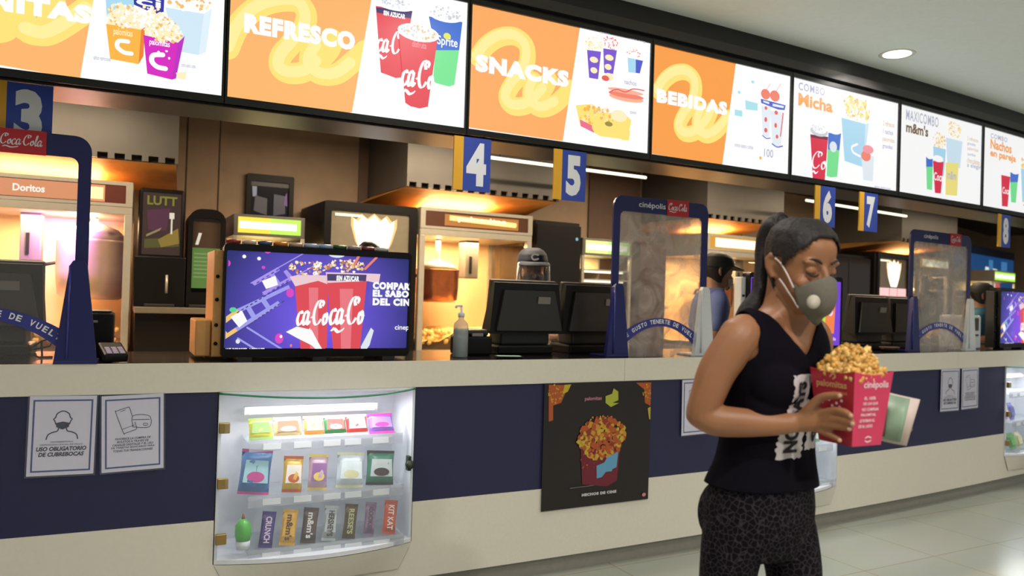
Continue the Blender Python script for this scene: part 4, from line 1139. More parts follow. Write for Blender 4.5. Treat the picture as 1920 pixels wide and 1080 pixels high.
def art_violet(mb, S, w, H):
    c = lambda n, v, k=1.0: glow(n, v, k)
    mb.flat([(-w + .012, .05), (w - .012, .05), (w - .012, H - .03), (-w + .012, H - .03)], [(0, 1, 2, 3)], c('v_ground', (116, 60, 214)), .0055)
    mb.flat([(-.42, .06), (-.06, .06), (-.04, .47), (-.42, .47)], [(0, 1, 2, 3)], c('v_dark', (40, 18, 44)), .005)
    mb.flat([(-.41, .15), (-.27, .12), (-.25, .38), (-.32, .44), (-.40, .40)], [(0, 1, 2, 3, 4)], c('v_magenta', (196, 30, 204)), .0045)
    mb.flat([(.16, .12), (.27, .12), (.33, .36), (.22, .30)], [(0, 1, 2, 3)], c('v_lime', (186, 224, 70)), .0045)
    mb.flat([(.27, .13), (.37, .13), (.38, .34), (.35, .38), (.29, .30)], [(0, 1, 2, 3, 4)], c('v_orange', (246, 130, 70)), .004)
    mb.disc(.33, .27, .025, .025, c('v_pale', (240, 214, 236)), .0035); mb.text('cinépolis', .27, .075, .12, .03, c('v_pale', (240, 214, 236)), .0035, bold=.02)
m_amb = mat('amber_lit_side', (206, 150, 84), .35, vary=.05)  # the popcorn machine's amber light is put into this side colour
display_box(.05, .90, art_soda, m_amb, 'lit display picturing two red cups, standing left of the sanitizer bottle')
display_box(3.13, 4.02, art_violet, m_wp, 'lit violet display on the counter behind the masked woman', .09)
display_box(6.16, 7.02, art_soda, m_blk2, 'lit blue display at the right edge under sign eight', .10)
# row of small candy rolls on top of the first display
for i, (c, nm) in enumerate([((150, 44, 40), 'dark red'), ((214, 186, 170), 'cream'), ((70, 86, 120), 'slate blue'), ((200, 120, 40), 'orange'), ((196, 160, 140), 'tan'), ((170, 186, 214), 'pale blue'), ((150, 176, 214), 'sky blue'), ((40, 84, 48), 'green'), ((150, 140, 140), 'grey'), ((110, 40, 50), 'wine red'), ((190, 186, 184), 'silver white')]):
    x = .09 + i * .068
    r = thing('candy_roll', T(x, .33, CT + .505), '%s candy roll lying on top of the red cup display' % nm, 'candy', 'candy rolls on the display')
    mb = MB(); m = mat('candy_%d' % i, c, .35)
    mb.tube([(-.026, 0, .011), (.026, 0, .011)], .011, m, 10); mb.build('wrapper', r)
    mb = MB(); mb.tube([(-.031, 0, .011), (-.026, 0, .011)], [.011, .004], m, 8); mb.tube([(.026, 0, .011), (.031, 0, .011)], [.004, .011], m, 8); mb.build('twist', r)
r = thing('round_lid', T(.735, .42, CT + .505), 'dark domed lid behind the candy rolls on the display', 'lid')
mb = MB(); mb.lathe([(.055, 0), (.056, .012), (.05, .03), (.03, .05), (.0, .056)], mat('lid_maroon', (48, 30, 36), .35), 24); mb.build('dome', r)
mb = MB(); mb.lathe([(.06, 0), (.06, .008), (.056, .009)], mat('lid_rim', (90, 80, 84), .4), 24); mb.build('rim', r)
# sanitizer bottle
r = thing('sanitizer_bottle', T(1.195, .32, CT), 'translucent pump bottle of hand sanitizer by the register monitor', 'bottle')
m_bot = clear('milky_bottle', (235, 240, 240), .06, .45, (190, 196, 196))
mb = MB(); mb.lathe([(.0, 0), (.036, 0), (.038, .006), (.038, .15), (.034, .17), (.014, .19), (.013, .205), (.0, .205)], m_bot, 24); mb.build('bottle', r)
mb = MB(); mb.lathe([(.0, .003), (.034, .003), (.034, .105), (.0, .105)], clear('gel', (200, 214, 214), .02, .5, (150, 164, 166)), 20); mb.build('gel', r)
mb = MB(); mb.lathe([(.016, .2), (.016, .222), (.006, .224), (.006, .25), (.0, .25)], m_wp, 14); mb.tube([(0, 0, .25), (.0, 0, .258), (-.03, -.01, .256), (-.036, -.012, .248)], .006, m_wp, 8); mb.build('pump', r)
# receipt printers, terminals and small things
r = thing('receipt_printer', T(1.33, .40, CT), 'low black receipt printer at the sanitizer bottle', 'printer')
mb = MB(); o = [(.0, 0), (.17, 0), (.17, .11), (.13, .135), (.05, .13), (.0, .07)]
mb.box(-.085, .085, 0, .17, 0, .10, m_blk, .012); mb.box(-.075, .075, .02, .16, .10, .135, m_blk2, .014); mb.build('housing', r)
mb = MB(); mb.box(-.03, .03, .0, .012, .10, .115, m_lab); mb.build('paper_slot', r)
r = thing('handheld_phone', T(1.43, .24, CT + .002, -.3), 'small phone with a lit screen lying by the receipt printer', 'phone')
mb = MB(); mb.box(-.07, .07, -.035, .035, 0, .009, m_blk, .003); mb.build('case', r)
mb = MB(); mb.box(-.06, .06, -.028, .028, .009, .0095, glow('phone_lit', (190, 210, 180), .8)); mb.build('screen', r)
r = thing('ticket_printer', T(-.465, .40, CT), 'black ticket printer behind the post of the left shield', 'printer')
mb = MB(); mb.box(-.09, .09, 0, .16, 0, .19, m_blk, .008); mb.box(-.08, .08, .01, .15, .19, .20, m_blk2, .004); mb.build('housing', r)
mb = MB(); mb.box(-.03, .03, -.002, .0, .15, .16, m_lab); mb.build('status_strip', r)
r = thing('card_terminal', T(-.37, .25, CT, .2), 'card terminal with pale keys on the counter near the left shield', 'terminal')
mb = MB(); M = Matrix.Rotation(.25, 4, 'X'); mb.box(-.045, .045, -.07, .09, 0.0, .035, m_blk, .008, 2, Matrix.Translation((0, 0, .018)) @ M); mb.build('body', r)
mb = MB()
for a in range(3):
    for b in range(4): mb.box(-.033 + a * .024, -.015 + a * .024, -.06 + b * .02, -.045 + b * .02, .053, .057, mat('key_lilac', (150, 140, 176), .5), 0, 1, M)
mb.build('keypad', r)
r = thing('wire_stand', T(-.64, .42, CT), 'small black wire stand on the counter inside the left shield', 'stand')
mb = MB(); q = [(-.05, 0, .03), (.0, 0, .07), (.05, 0, .09), (.03, 0, .05), (-.05, 0, .03), (-.01, 0, .004), (.04, .02, .004)]
mb.tube(q, .004, m_blk, 6); mb.tube([(0, 0, .07), (.0, .04, .004)], .004, m_blk, 6); mb.build('wire', r)
r = thing('white_dispenser', T(5.86, .34, CT), 'white ticket dispenser with a dark window left of the blue display', 'dispenser')
mb = MB(); mb.box(-.14, .14, 0, .2, 0, .27, m_wp, .015); mb.build('housing', r)
mb = MB(); mb.box(-.09, .09, -.003, .0, .15, .25, mat('dark_window', (70, 60, 44), .3)); mb.disc(-.02, .19, .03, .025, m_wht, -.004); mb.build('window', r)
mb = MB(); mb.box(-.09, .09, -.003, .0, .105, .12, mat('dark_window', (70, 60, 44), .3)); mb.build('slot', r)
r = thing('card_tray', T(4.62, .30, CT), 'small black oval tray with brown rim behind the popcorn bucket', 'tray')
mb = MB(); mb.lathe([(.0, .0), (.05, .0), (.07, .03), (.066, .03), (.048, .006), (.0, .006)], m_blk, 24, True, None, 1.3, .8); mb.build('bowl', r)
mb = MB(); mb.lathe([(.064, .03), (.07, .03), (.071, .035), (.064, .035)], mat('tray_rim', (150, 110, 84), .4), 24, True, None, 1.3, .8); mb.build('rim', r)

# ---------------------------------------------------------------- notices and poster on the counter front
m_sleeve = clear('plastic_sleeve', (252, 252, 255), .04, .05, (210, 210, 216))
m_paper = mat('notice_paper', (236, 232, 240), .6, vary=.02, scale=80)
m_ink = mat('notice_ink', (34, 40, 66), .6, vary=0); m_brd = mat('notice_border', (56, 76, 136), .6, vary=0)
def notice(s, z, w, h, kind, label, rot=0.0, d=.140):
    r = thing('notice_sheet', T(s, d, z) @ Matrix.Rotation(rot, 4, 'Y'), label, 'sign', 'paper notices in plastic sleeves')
    mb = MB(); mb.box(-w / 2, w / 2, -.0012, 0, -h, 0, m_paper)
    y = -.0016
    a, b = w / 2 - .012, .014
    mb.frame([(-a, -h + b), (a, -h + b), (a, -b), (-a, -b)], [(-a + .006, -h + b + .006), (a - .006, -h + b + .006), (a - .006, -b - .006), (-a + .006, -b - .006)], y, -.0012, m_brd)
    mm = w / .235
    L = lambda pts, wd=.0042: mb.ribbon([(x * mm, q * mm) for x, q in pts], wd * mm, m_ink, y - .0004)
    if kind == 'mask':
        L([(-.024, -.112), (-.028, -.10), (-.032, -.092), (-.026, -.086), (-.02, -.07), (0, -.06), (.02, -.07), (.026, -.086), (.032, -.092), (.028, -.10), (.024, -.112)])
        mb.flat([(x * mm, q * mm) for x, q in [(-.024, -.108), (0, -.102), (.024, -.108), (.022, -.124), (.0, -.134), (-.022, -.124)]], [(0, 1, 2, 3, 4, 5)], m_ink, y - .0005)
        L([(-.055, -.172), (-.05, -.155), (-.035, -.145), (-.018, -.14), (-.014, -.13)]); L([(.055, -.172), (.05, -.155), (.035, -.145), (.018, -.14), (.014, -.13)])
        mb.text('CON FUNDAMENTO EN LA', -.04 * mm, -.186 * mm, .08 * mm, .006 * mm, m_ink, y - .0004)
        mb.text('DISPOSICION OFICIAL DE SALUD', -.075 * mm, -.197 * mm, .15 * mm, .006 * mm, m_ink, y - .0004)
        mb.text('USO OBLIGATORIO', -.088 * mm, -.219 * mm, .176 * mm, .017 * mm, m_ink, y - .0004, bold=.04, shear=.2)
        mb.text('DE CUBREBOCAS', -.08 * mm, -.241 * mm, .16 * mm, .017 * mm, m_ink, y - .0004, bold=.04, shear=.2)
    else:
        R = Matrix.Rotation(.32, 4, 'Y')
        def ph(x, q):
            c, s2 = math.cos(.32), math.sin(.32); return ((-.025 + x * c - q * s2), (-.105 + x * s2 + q * c))
        L([ph(-.024, -.05), ph(-.027, -.045), ph(-.027, .045), ph(-.02, .05), ph(.02, .05), ph(.027, .045), ph(.026, .01)], .0025); L([ph(.02, -.05), ph(-.024, -.05)], .0025); L([ph(-.027, -.03), ph(.022, -.03)], .002); L([ph(-.01, .043), ph(.01, .043)], .002); L([ph(.027, -.02), ph(.026, -.045), ph(.02, -.05)], .0025)
        L([(.0, -.135), (.0, -.088), (.062, -.092), (.062, -.138), (.0, -.135)], .0025); L([(.0, -.104), (.062, -.107)], .0025); L([(.04, -.122), (.054, -.123), (.054, -.131), (.04, -.13), (.04, -.122)], .002)
        for k, t in enumerate(['FAVORECE LA COMPRA DE', 'BOLETOS A TRAVES DE', 'CANALES DIGITALES Y EL USO', 'DE TARJETAS BANCARIAS PARA', 'TODAS TUS TRANSACCIONES']):
            ww = (.135, .12, .155, .165, .15)[k]
            mb.text(t, -ww / 2 * mm, (-.186 - .0125 * k) * mm, ww * mm, .009 * mm, m_ink, y - .0004, bold=.02, shear=.15)
    mb.build('printed_sheet', r)
    mb = MB(); e = .006
    mb.box(-w / 2 - e, w / 2 + e, -.0035, -.0030, -h - e, .004, m_sleeve); mb.build('sleeve', r)
notice(-.53, .978, .225, .303, 'mask', 'white notice with masked figure drawing, leftmost on the navy front', .012)
notice(-.29, .976, .222, .30, 'card', 'white notice with phone and card drawing beside the left display case', -.03)
notice(2.60, .975, .225, .31, 'card', 'white notice half hidden behind the woman, right of the poster', -.015)
notice(5.14, .978, .25, .305, 'mask', 'far notice with masked figure drawing, left of a pair under sign seven', .01)
notice(5.42, .978, .24, .303, 'card', 'far pale notice at the right of a pair, near the right display case', -.01)
r = thing('popcorn_poster', T(1.925, .140, .335), 'black poster of flaming popcorn in a red bucket on the counter front', 'poster')
mb = MB(); mb.box(-.338, .338, -.0015, 0, 0, .643, mat('poster_black', (30, 22, 22), .35, vary=.15, scale=8)); mb.build('backing', r)
mb = MB(); paint_art(mb, 'poster', (.005, .676, .003, .640), -.0016, lambda c: ink(c), Matrix.Translation((-.34, 0, 0))); mb.build('picture', r)

# ---------------------------------------------------------------- display cases let into the counter front
m_case = mat('case_white', (226, 226, 232), .4, vary=.03)
m_bow = clear('bowed_glass', (252, 255, 254), .05, .13, (220, 224, 230))  # milk paints a washed-out haze over the glass
m_edge = mat('green_glass_edge', (70, 160, 120), .2, vary=.05)
m_brass = mat('brass', (170, 140, 84), .35, metal=.8)
m_tag = mat('price_tag', (222, 222, 226), .5, vary=.02)
def bow(w, z, zb, zt, n=20):
    """bowed front line at height z, deepest at the top"""
    k = (z - zb) / (zt - zb); b = .085 + .145 * k
    return [(-w + 2 * w * i / n, .0 - b * (1 - (2 * i / n - 1) ** 2)) for i in range(n + 1)]
def case(s0, s1, label, stock):
    w = (s1 - s0) / 2 - .006; Z0, Z1 = .264, .972
    r = thing('snack_display_case', T((s0 + s1) / 2, .146, 0), label, 'display case', 'bow fronted snack cases')
    mb = MB(); mb.box(-w, w, .28, .29, Z0, .978, m_case); mb.box(-w, -w + .012, .0, .28, Z0, .978, m_case); mb.box(w - .012, w, .0, .28, Z0, .978, m_case); mb.box(-w, w, .0, .28, .966, .978, m_case)
    a = bow(w, Z0, Z0, Z1); vs = [(x, y, Z0) for x, y in a] + [(x, y, Z0 + .018) for x, y in a] + [(w, .28, Z0), (-w, .28, Z0), (w, .28, Z0 + .018), (-w, .28, Z0 + .018)]
    n = len(a); fs = [(i, i + 1, n + i + 1, n + i) for i in range(n - 1)] + [tuple(range(n, 2 * n)) + (2 * n + 2, 2 * n + 3), tuple(range(n - 1, -1, -1)) + (2 * n + 1, 2 * n)]
    mb.add(vs, fs, m_case)
    # beige apron that tapers back to the plinth under the glass
    b2 = [(x * .86, y * .15) for x, y in a]
    vs = [(x, y - .004, Z0 - .001) for x, y in a] + [(x, y - .006, Z0 - .115) for x, y in b2]
    mb.add(vs, [(n + i, n + i + 1, i + 1, i) for i in range(n - 1)], m_beige, True)
    mb.build('cabinet', r)
    mb = MB(); rows = [bow(w, Z0 + .02 + (Z1 - Z0 - .02) * j / 8, Z0, Z1) for j in range(9)]
    vs = [(x, y, Z0 + .02 + (Z1 - Z0 - .02) * j / 8) for j, row in enumerate(rows) for x, y in row]
    fs = [(j * n + i, j * n + i + 1, (j + 1) * n + i + 1, (j + 1) * n + i) for j in range(8) for i in range(n - 1)]
    mb.add(vs, fs, m_bow, True); g = mb.build('bowed_glass', r)
    mb = MB(); mb.tube([(x, y, Z1) for x, y in rows[8]], .0045, m_edge, 6); mb.build('glass_edge', g)
    for z in (.83, .60, .37):
        mb = MB(); mb.box(-w + .002, -w + .045, -.022, -.004, z - .022, z + .022, m_brass, .003); mb.build('hinge', r)
    mb = MB(); mb.lathe([(.0, 0), (.02, 0), (.02, .02), (.0, .022)], mat('lock_dark', (60, 66, 56), .4, metal=.6), 12, True, Matrix.Translation((w - .03, -.03, .63)) @ Matrix.Rotation(PI / 2, 4, 'X')); mb.box(w - .036, w - .022, -.036, -.0, .60, .665, mat('lock_dark', (60, 66, 56), .4)); mb.build('lock', r)
    for z, y0 in ((.745, .03), (.515, .0), (.295, -.03)):
        mb = MB(); mb.box(-w + .13, w - .045, y0, .27, z, z + .006, clear('shelf_acrylic', (245, 248, 250), .08, .25, (225, 228, 232))); mb.box(-w + .13, w - .045, y0 - .003, y0, z - .03, z + .02, clear('shelf_lip', (245, 245, 250), .1, .25, (230, 230, 235))); sh = mb.build('shelf', r)
        for q in range(5):
            x = -w + .20 + q * (2 * w - .27) / 5 + .012 * ((q * 7) % 3 - 1)
            mb = MB(); mb.box(x, x + .075, y0 - .005, y0 - .003, z - .022, z + .004, m_tag); mb.build('price_tag', sh)
    mb = MB(); mb.tube([(-w + .15, .18, .865), (w - .14, .18, .865)], .012, glow('case_tube', (255, 255, 255), 2.2), 10); mb.build('tube_lamp', r)
    mb = MB(); mb.box(-w + .13, w - .12, .192, .22, .85, .885, m_case); mb.build('lamp_mount', r)
    area_light('case_tube_glow', r.matrix_world @ Vector((0, .13, .91)), 2 * w - .3, 3.2, (.95, .97, 1.0), rot=(-.3, 0, 0), shape='RECTANGLE', size_y=.04)
    area_light('case_low_glow', r.matrix_world @ Vector((0, -.03, .955)), 2 * w - .3, 2.6, (.95, .97, 1.0), rot=(-.1, 0, 0), shape='RECTANGLE', size_y=.05)
    if stock: stock(r, w)
    return r
def pack(M, w, h, t, cols, word, label, group, tilt=0.35, wc=(250, 250, 250), vertical=True, roll=0.0):
    """pillow packet standing back-tilted: body, two crimped seals, printed panel"""
    r = thing('snack_packet', M @ Matrix.Translation((0, 0, .008)) @ Matrix.Rotation(-tilt, 4, 'X') @ Matrix.Rotation(roll, 4, 'Y'), label, 'snack', group)
    a = mat('pk_%d_%d_%d' % cols[0], cols[0], .3, vary=.12, scale=25)
    mb = MB(); nx, nz = 8, 8; vs = []; fs = []
    for sgn in (-1, 1):
        for i in range(nx + 1):
            for j in range(nz + 1):
                u, v = i / nx, j / nz
                b = (1 - (2 * u - 1) ** 4) * (1 - (2 * v - 1) ** 6) * (1 + .35 * noise.noise(Vector((u * 5 + w * 90, v * 5, h * 40))))
                vs.append(((u - .5) * w * (1 - .05 * math.sin(PI * v)), sgn * t * .5 * b, .012 + v * (h - .024)))
    o2 = (nx + 1) * (nz + 1)
    for i in range(nx):
        for j in range(nz):
            p = i * (nz + 1) + j
            fs.append((p, p + nz + 1, p + nz + 2, p + 1)); fs.append((o2 + p, o2 + p + 1, o2 + p + nz + 2, o2 + p + nz + 1))
    mb.add(vs, fs, a, True)
    y = -t * .5 - .0008
    if len(cols) > 1:
        mb.flat([(-w * .40, h * .25), (w * .40, h * .25), (w * .36, h * .75), (-w * .36, h * .75)], [(0, 1, 2, 3)], mat('pk_%d_%d_%d' % cols[1], cols[1], .4, vary=.1), y)
    if len(cols) > 2:
        mb.disc(0, h * .38, w * .28, h * .12, mat('pk_%d_%d_%d' % cols[2], cols[2], .4, vary=.1), y - .0006)
    if word:
        m = mat('pw_%d_%d_%d' % wc, wc, .5, vary=0)
        if vertical: mb.text(word, -h * .36, -w * .22, h * .72, w * .44, m, 0, None, Matrix.Translation((0, y - .0012, h / 2)) @ Matrix.Rotation(PI / 2, 4, 'Y'), bold=.03)
        else: mb.text(word, -w * .36, h * .5, w * .72, h * .18, m, y - .0012, bold=.03)
    mb.build('wrapper', r)
    for z in (0, h - .012):
        mb = MB(); mb.box(-w * .5, w * .5, -.001, .001, z, z + .012, mat('pk_%d_%d_%d' % cols[-1], cols[-1], .3, vary=.1)); mb.build('crimped_seal', r)
    return r
def stock_left(r, w):
    W = r.matrix_world
    at = lambda x, y, z: W @ Matrix.Translation((x, y, z))
    tray = 'packets lying on the top shelf'; mid = 'bags on the middle shelf'; low = 'bars on the bottom shelf'
    for x, ww, c, lab in ((-.245, .10, ((206, 196, 70), (110, 150, 50)), 'yellow and green packet, first on the top shelf of the lit case'), (-.13, .12, ((196, 170, 120), (150, 90, 50), (236, 220, 190)), 'tan packet, second on the top shelf of the lit case'), (-.015, .09, ((224, 140, 60), (240, 200, 140)), 'orange packet in the middle of the top shelf'), (.08, .10, ((30, 120, 60), (220, 60, 50), (240, 230, 220)), 'green and red packet on the top shelf'), (.18, .10, ((206, 40, 44), (240, 180, 170)), 'red packet on the top shelf beside the purple one'), (.295, .12, ((150, 90, 200), (190, 150, 226), (214, 60, 170)), 'purple packet at the end of the top shelf')):
        pack(at(x, .06, .752), ww, .10, .035, c, None, lab, tray, .55)
    pack(at(-.275, .045, .522), .13, .19, .05, ((70, 110, 160), (150, 190, 200), (180, 60, 130)), None, 'blue and pink pouch at the left of the middle shelf', mid, .25, roll=.12)
    for x, ww, c, wd, lab in ((-.115, .085, ((214, 170, 70), (226, 214, 206), (190, 84, 40)), None, 'golden bag on the middle shelf beside the blue pouch'), (-.005, .085, ((196, 160, 180), (140, 90, 150), (222, 190, 90)), None, 'lilac and yellow bag in the middle of the middle shelf'), (.14, .125, ((196, 206, 214), (214, 222, 226), (210, 204, 160)), None, 'white and pale grey bag on the middle shelf'), (.28, .13, ((60, 120, 100), (190, 196, 196), (60, 36, 44)), None, 'green and black bag at the right of the middle shelf')):
        pack(at(x, .03, .522), ww, .155, .05, c, wd, lab, mid, .22, roll=.08)
    for x, ww, c, wd, wc, lab in ((-.225, .058, ((58, 40, 110), (70, 50, 130)), 'CRUNCH', (226, 200, 226), 'dark purple bar on the bottom shelf beside the green bottle'), (-.135, .066, ((214, 160, 60), (222, 170, 70)), "m&m's", (90, 56, 30), 'yellow candy bag on the bottom shelf'), (-.045, .066, ((74, 52, 50), (80, 56, 52)), "m&m's", (220, 214, 214), 'dark brown candy bag on the bottom shelf'), (.045, .062, ((160, 164, 168), (186, 190, 192)), "HERSHEY'S", (70, 56, 56), 'silver white bar on the bottom shelf'), (.135, .058, ((96, 74, 46), (74, 60, 50)), "REESE'S", (190, 180, 130), 'brown and gold bar on the bottom shelf'), (.225, .05, ((120, 92, 120), (140, 112, 140)), 'COOKIES', (84, 60, 84), 'dusty mauve bar on the bottom shelf'), (.32, .062, ((196, 76, 50), (204, 84, 56)), 'KIT KAT', (240, 226, 214), 'red-orange bar at the right end of the bottom shelf')):
        pack(at(x, .0, .302), ww, .15, .022, c, wd, lab, low, .22, wc, roll=.14)
    rr = thing('squeeze_bottle', at(-.315, .0, .314) @ Matrix.Rotation(-.1, 4, 'X'), 'green squeeze bottle with white cap standing on the bottom shelf', 'bottle')
    mb = MB(); mb.lathe([(.0, .035), (.028, .035), (.034, .06), (.033, .10), (.015, .125), (.0, .126)], mat('sauce_green', (84, 176, 70), .3), 18); mb.build('bottle', rr)
    mb = MB(); mb.lathe([(.0, 0), (.026, 0), (.03, .035), (.0, .036)], m_wp, 18); mb.build('cap', rr)
    mb = MB(); mb.lathe([(.008, .124), (.003, .15), (.0, .151)], mat('sauce_tip', (160, 96, 60), .4), 10); mb.build('tip', rr)
def stock_mid(r, w):
    W = r.matrix_world; at = lambda x, y, z: W @ Matrix.Translation((x, y, z))
    pack(at(.10, .0, .312), .06, .15, .022, ((196, 90, 60), (206, 100, 70)), None, 'red packet leaning in the case behind the woman', 'packets in the far cases', .25, roll=-.5)
    pack(at(.26, .04, .522), .10, .13, .04, ((150, 190, 160), (214, 220, 220)), None, 'pale green packet in the case behind the woman', 'packets in the far cases', .25)
    pack(at(.15, .04, .522), .10, .13, .04, ((170, 180, 190), (120, 150, 120)), None, 'grey packet in the case behind the woman', 'packets in the far cases', .25)
def stock_right(r, w):
    W = r.matrix_world; at = lambda x, y, z: W @ Matrix.Translation((x, y, z))
    pack(at(-.30, .05, .522), .10, .16, .04, ((196, 140, 190), (226, 200, 226)), None, 'pink packet in the case at the right edge', 'packets in the far cases', .25)
    pack(at(-.18, .05, .522), .08, .14, .04, ((90, 90, 170), (120, 120, 190)), None, 'blue packet in the case at the right edge', 'packets in the far cases', .25)
    pack(at(-.28, .0, .302), .10, .13, .04, ((70, 150, 60), (110, 180, 90)), None, 'green packet low in the case at the right edge', 'packets in the far cases', .25)
    pack(at(-.16, .0, .302), .08, .13, .04, ((206, 200, 150), (226, 220, 180)), None, 'cream packet low in the case at the right edge', 'packets in the far cases', .25)
case(.03, .90, 'bow-fronted lit snack case below the red cup display', stock_left)
case(2.98, 3.84, 'bow-fronted lit snack case half hidden by the woman', stock_mid)
case(5.99, 6.86, 'bow-fronted lit snack case cut off by the right edge', stock_right)
r = thing('floor_decal', T(4.35, -.86, .001), 'small dark blue arrow decal on the floor tiles', 'decal')
mb = MB(); mb.add([(-.11, 0, 0), (.1, -.06, 0), (.06, 0, 0), (.1, .06, 0), (-.11, 0, .0008), (.1, -.06, .0008), (.06, 0, .0008), (.1, .06, .0008)], [(4, 5, 6, 7), (3, 2, 1, 0), (0, 1, 5, 4), (1, 2, 6, 5), (2, 3, 7, 6), (3, 0, 4, 7)], mat('decal_blue', (60, 60, 120), .5)); mb.build('arrow', r)
# ---------------------------------------------------------------- people
def skin_mat(name, c):
    m = mat(name, c, .5, vary=.06, scale=14, bump=.02)
    b = m.node_tree.nodes['Principled BSDF']
    b.inputs['Subsurface Weight'].default_value = .08
    b.inputs['Subsurface Radius'].default_value = (.012, .005, .003)
    return m
def loft(mb, rings, m, n=30, e=2.3, steps=4, M=None):
    """rings of (z, half width, half depth, y centre, x centre)"""
    q = crom([tuple(list(r) + [0] * (5 - len(r))) for r in rings], steps)
    vs = []; fs = []
    for z, w, d, yc, xc in q:
        for k in range(n):
            a = 2 * PI * k / n
            c, s = math.cos(a), math.sin(a)
            vs.append((xc + w * math.copysign(abs(c) ** (2 / e), c), yc + d * math.copysign(abs(s) ** (2 / e), s), z))
    L = len(q)
    for i in range(L - 1):
        for k in range(n):
            k2 = (k + 1) % n
            fs.append((i * n + k, i * n + k2, (i + 1) * n + k2, (i + 1) * n + k))
    fs.append(tuple(range(n - 1, -1, -1))); fs.append(tuple((L - 1) * n + k for k in range(n)))
    return mb.add(vs, fs, m, True, M)
def limb(mb, pts, m, n=16, steps=5):
    """pts of (x, y, z, radius)"""
    q = crom(pts, steps)
    mb.tube([p[:3] for p in q], [p[3] for p in q], m, n)
    for e in (q[0], q[-1]): mb.ball(e[:3], e[3] * .99, m, 14)
    return mb
def fuse(o, voxel, smooth=4, fac=.5):
    """grows one continuous surface over the joined limbs"""
    r = o.modifiers.new('fuse', 'REMESH'); r.mode = 'VOXEL'; r.voxel_size = voxel; r.use_smooth_shade = True
    if smooth:
        s = o.modifiers.new('soften', 'SMOOTH'); s.iterations = smooth; s.factor = fac
    dg = bpy.context.evaluated_depsgraph_get()
    me = bpy.data.meshes.new_from_object(o.evaluated_get(dg))
    o.modifiers.clear()
    old = o.data
    for m in old.materials:
        if m.name not in [x.name for x in me.materials if x]: me.materials.append(m)
    o.data = me; me.name = o.name
    bpy.data.meshes.remove(old)
    for p in me.polygons: p.use_smooth = True
    return o
def cut(o, keep, hem=0.0, thick=0.0):
    """drops the faces whose centre fails keep, eases the open edge, then gives the cloth a thickness"""
    bm = bmesh.new(); bm.from_mesh(o.data)
    bmesh.ops.delete(bm, geom=[f for f in bm.faces if not keep(f.calc_center_median())], context='FACES')
    for _ in range(6):
        mv = []
        for v in bm.verts:
            if v.is_boundary:
                nb = [e.other_vert(v).co for e in v.link_edges if e.is_boundary]
                if len(nb) == 2: mv.append((v, v.co * .4 + (nb[0] + nb[1]) * .3))
        for v, c in mv: v.co = c
    bm.to_mesh(o.data); bm.free()
    if thick:
        s = o.modifiers.new('cloth', 'SOLIDIFY'); s.thickness = thick; s.offset = 1
    return o
HEADP = [(-.108, -.066, -.018, .026), (-.096, -.084, .0, .042), (-.075, -.088, .025, .053), (-.05, -.089, .055, .061), (-.02, -.089, .078, .067),
         (.005, -.085, .090, .071), (.03, -.090, .096, .0745), (.06, -.090, .096, .075), (.085, -.075, .084, .068), (.104, -.050, .062, .050), (.116, -.018, .028, .022)]
def head_ring(z):
    P_ = HEADP
    z = max(P_[0][0], min(P_[-1][0], z))
    for a, b in zip(P_, P_[1:]):
        if z <= b[0]:
            t = (z - a[0]) / (b[0] - a[0]); t = t * t * (3 - 2 * t) * .35 + t * .65
            return [a[i] + (b[i] - a[i]) * t for i in (1, 2, 3)]
    return list(P_[-1][1:])
def head_pt(az, z, off=0.0):
    """point on the head: az 0 is straight ahead (-y), positive to the wearer's left (+x)"""
    f, b, w = head_ring(z)
    yc, hd = (f + b) / 2, (b - f) / 2
    c, s = math.cos(az), math.sin(az); e = 2 / 2.25
    return Vector(((w + off) * math.copysign(abs(s) ** e, s), yc - (hd + off) * math.copysign(abs(c) ** e, c), z))
def head(mb, M, m, face=True):
    loft(mb, [(z, w, (b - f) / 2, (f + b) / 2) for z, f, b, w in HEADP], m, 40, 2.25, 3, M)
    if face:
        # nose, brow ridge, cheekbones, closed lids, lips and ears
        q = crom([(0, -.086, .012, .008), (0, -.098, -.01, .009), (0, -.110, -.03, .012), (0, -.104, -.04, .011)], 4)
        mb.tube([p[:3] for p in q], [p[3] for p in q], m, 12, True, M)
        for s in (-1, 1):
            mb.ball((s * .014, -.096, -.038), (.010, .012, .008), m, 10, M)
            mb.ball((s * .033, -.077, .024), (.026, .014, .008), m, 12, M)
            mb.ball((s * .034, -.076, .004), (.016, .0135, .012), m, 12, M)
            mb.ball((s * .044, -.064, -.028), (.022, .018, .018), m, 12, M)
            mb.tube([M @ Vector(p) for p in [(s * .071, .012, .022), (s * .082, .026, .030), (s * .085, .034, .018), (s * .082, .030, -.004), (s * .074, .016, -.024), (s * .070, .010, -.022)]], [.005, .007, .007, .0065, .006, .004], m, 10)
            mb.ball((s * .073, .022, .004), (.006, .013, .022), m, 10, M)
        mb.ball((0, -.090, -.058), (.021, .009, .007), m, 12, M); mb.ball((0, -.089, -.069), (.018, .009, .006), m, 12, M)
    return mb
def mask_grid(mb, m, top, bot, bulge, M, off=.007, az1=1.25, n=26, k=14, cone=1.0):
    vs = []; fs = []
    for i in range(n + 1):
        az = -az1 + 2 * az1 * i / n
        for j in range(k + 1):
            v = j / k
            z = top(az) + (bot(az) - top(az)) * v
            p = head_pt(az, max(z, -.104), off)
            g = bulge * max(0, math.cos(az * 1.1)) ** 1.6 * math.sin(PI * (v * .86 + .10)) ** .8
            vs.append((p.x * (1 - .0 * g), p.y - g * math.cos(az) * cone, z))
    for i in range(n):
        for j in range(k):
            a = i * (k + 1) + j
            fs.append((a, a + 1, a + k + 2, a + k + 1))
    return mb.add(vs, fs, m, True, M)

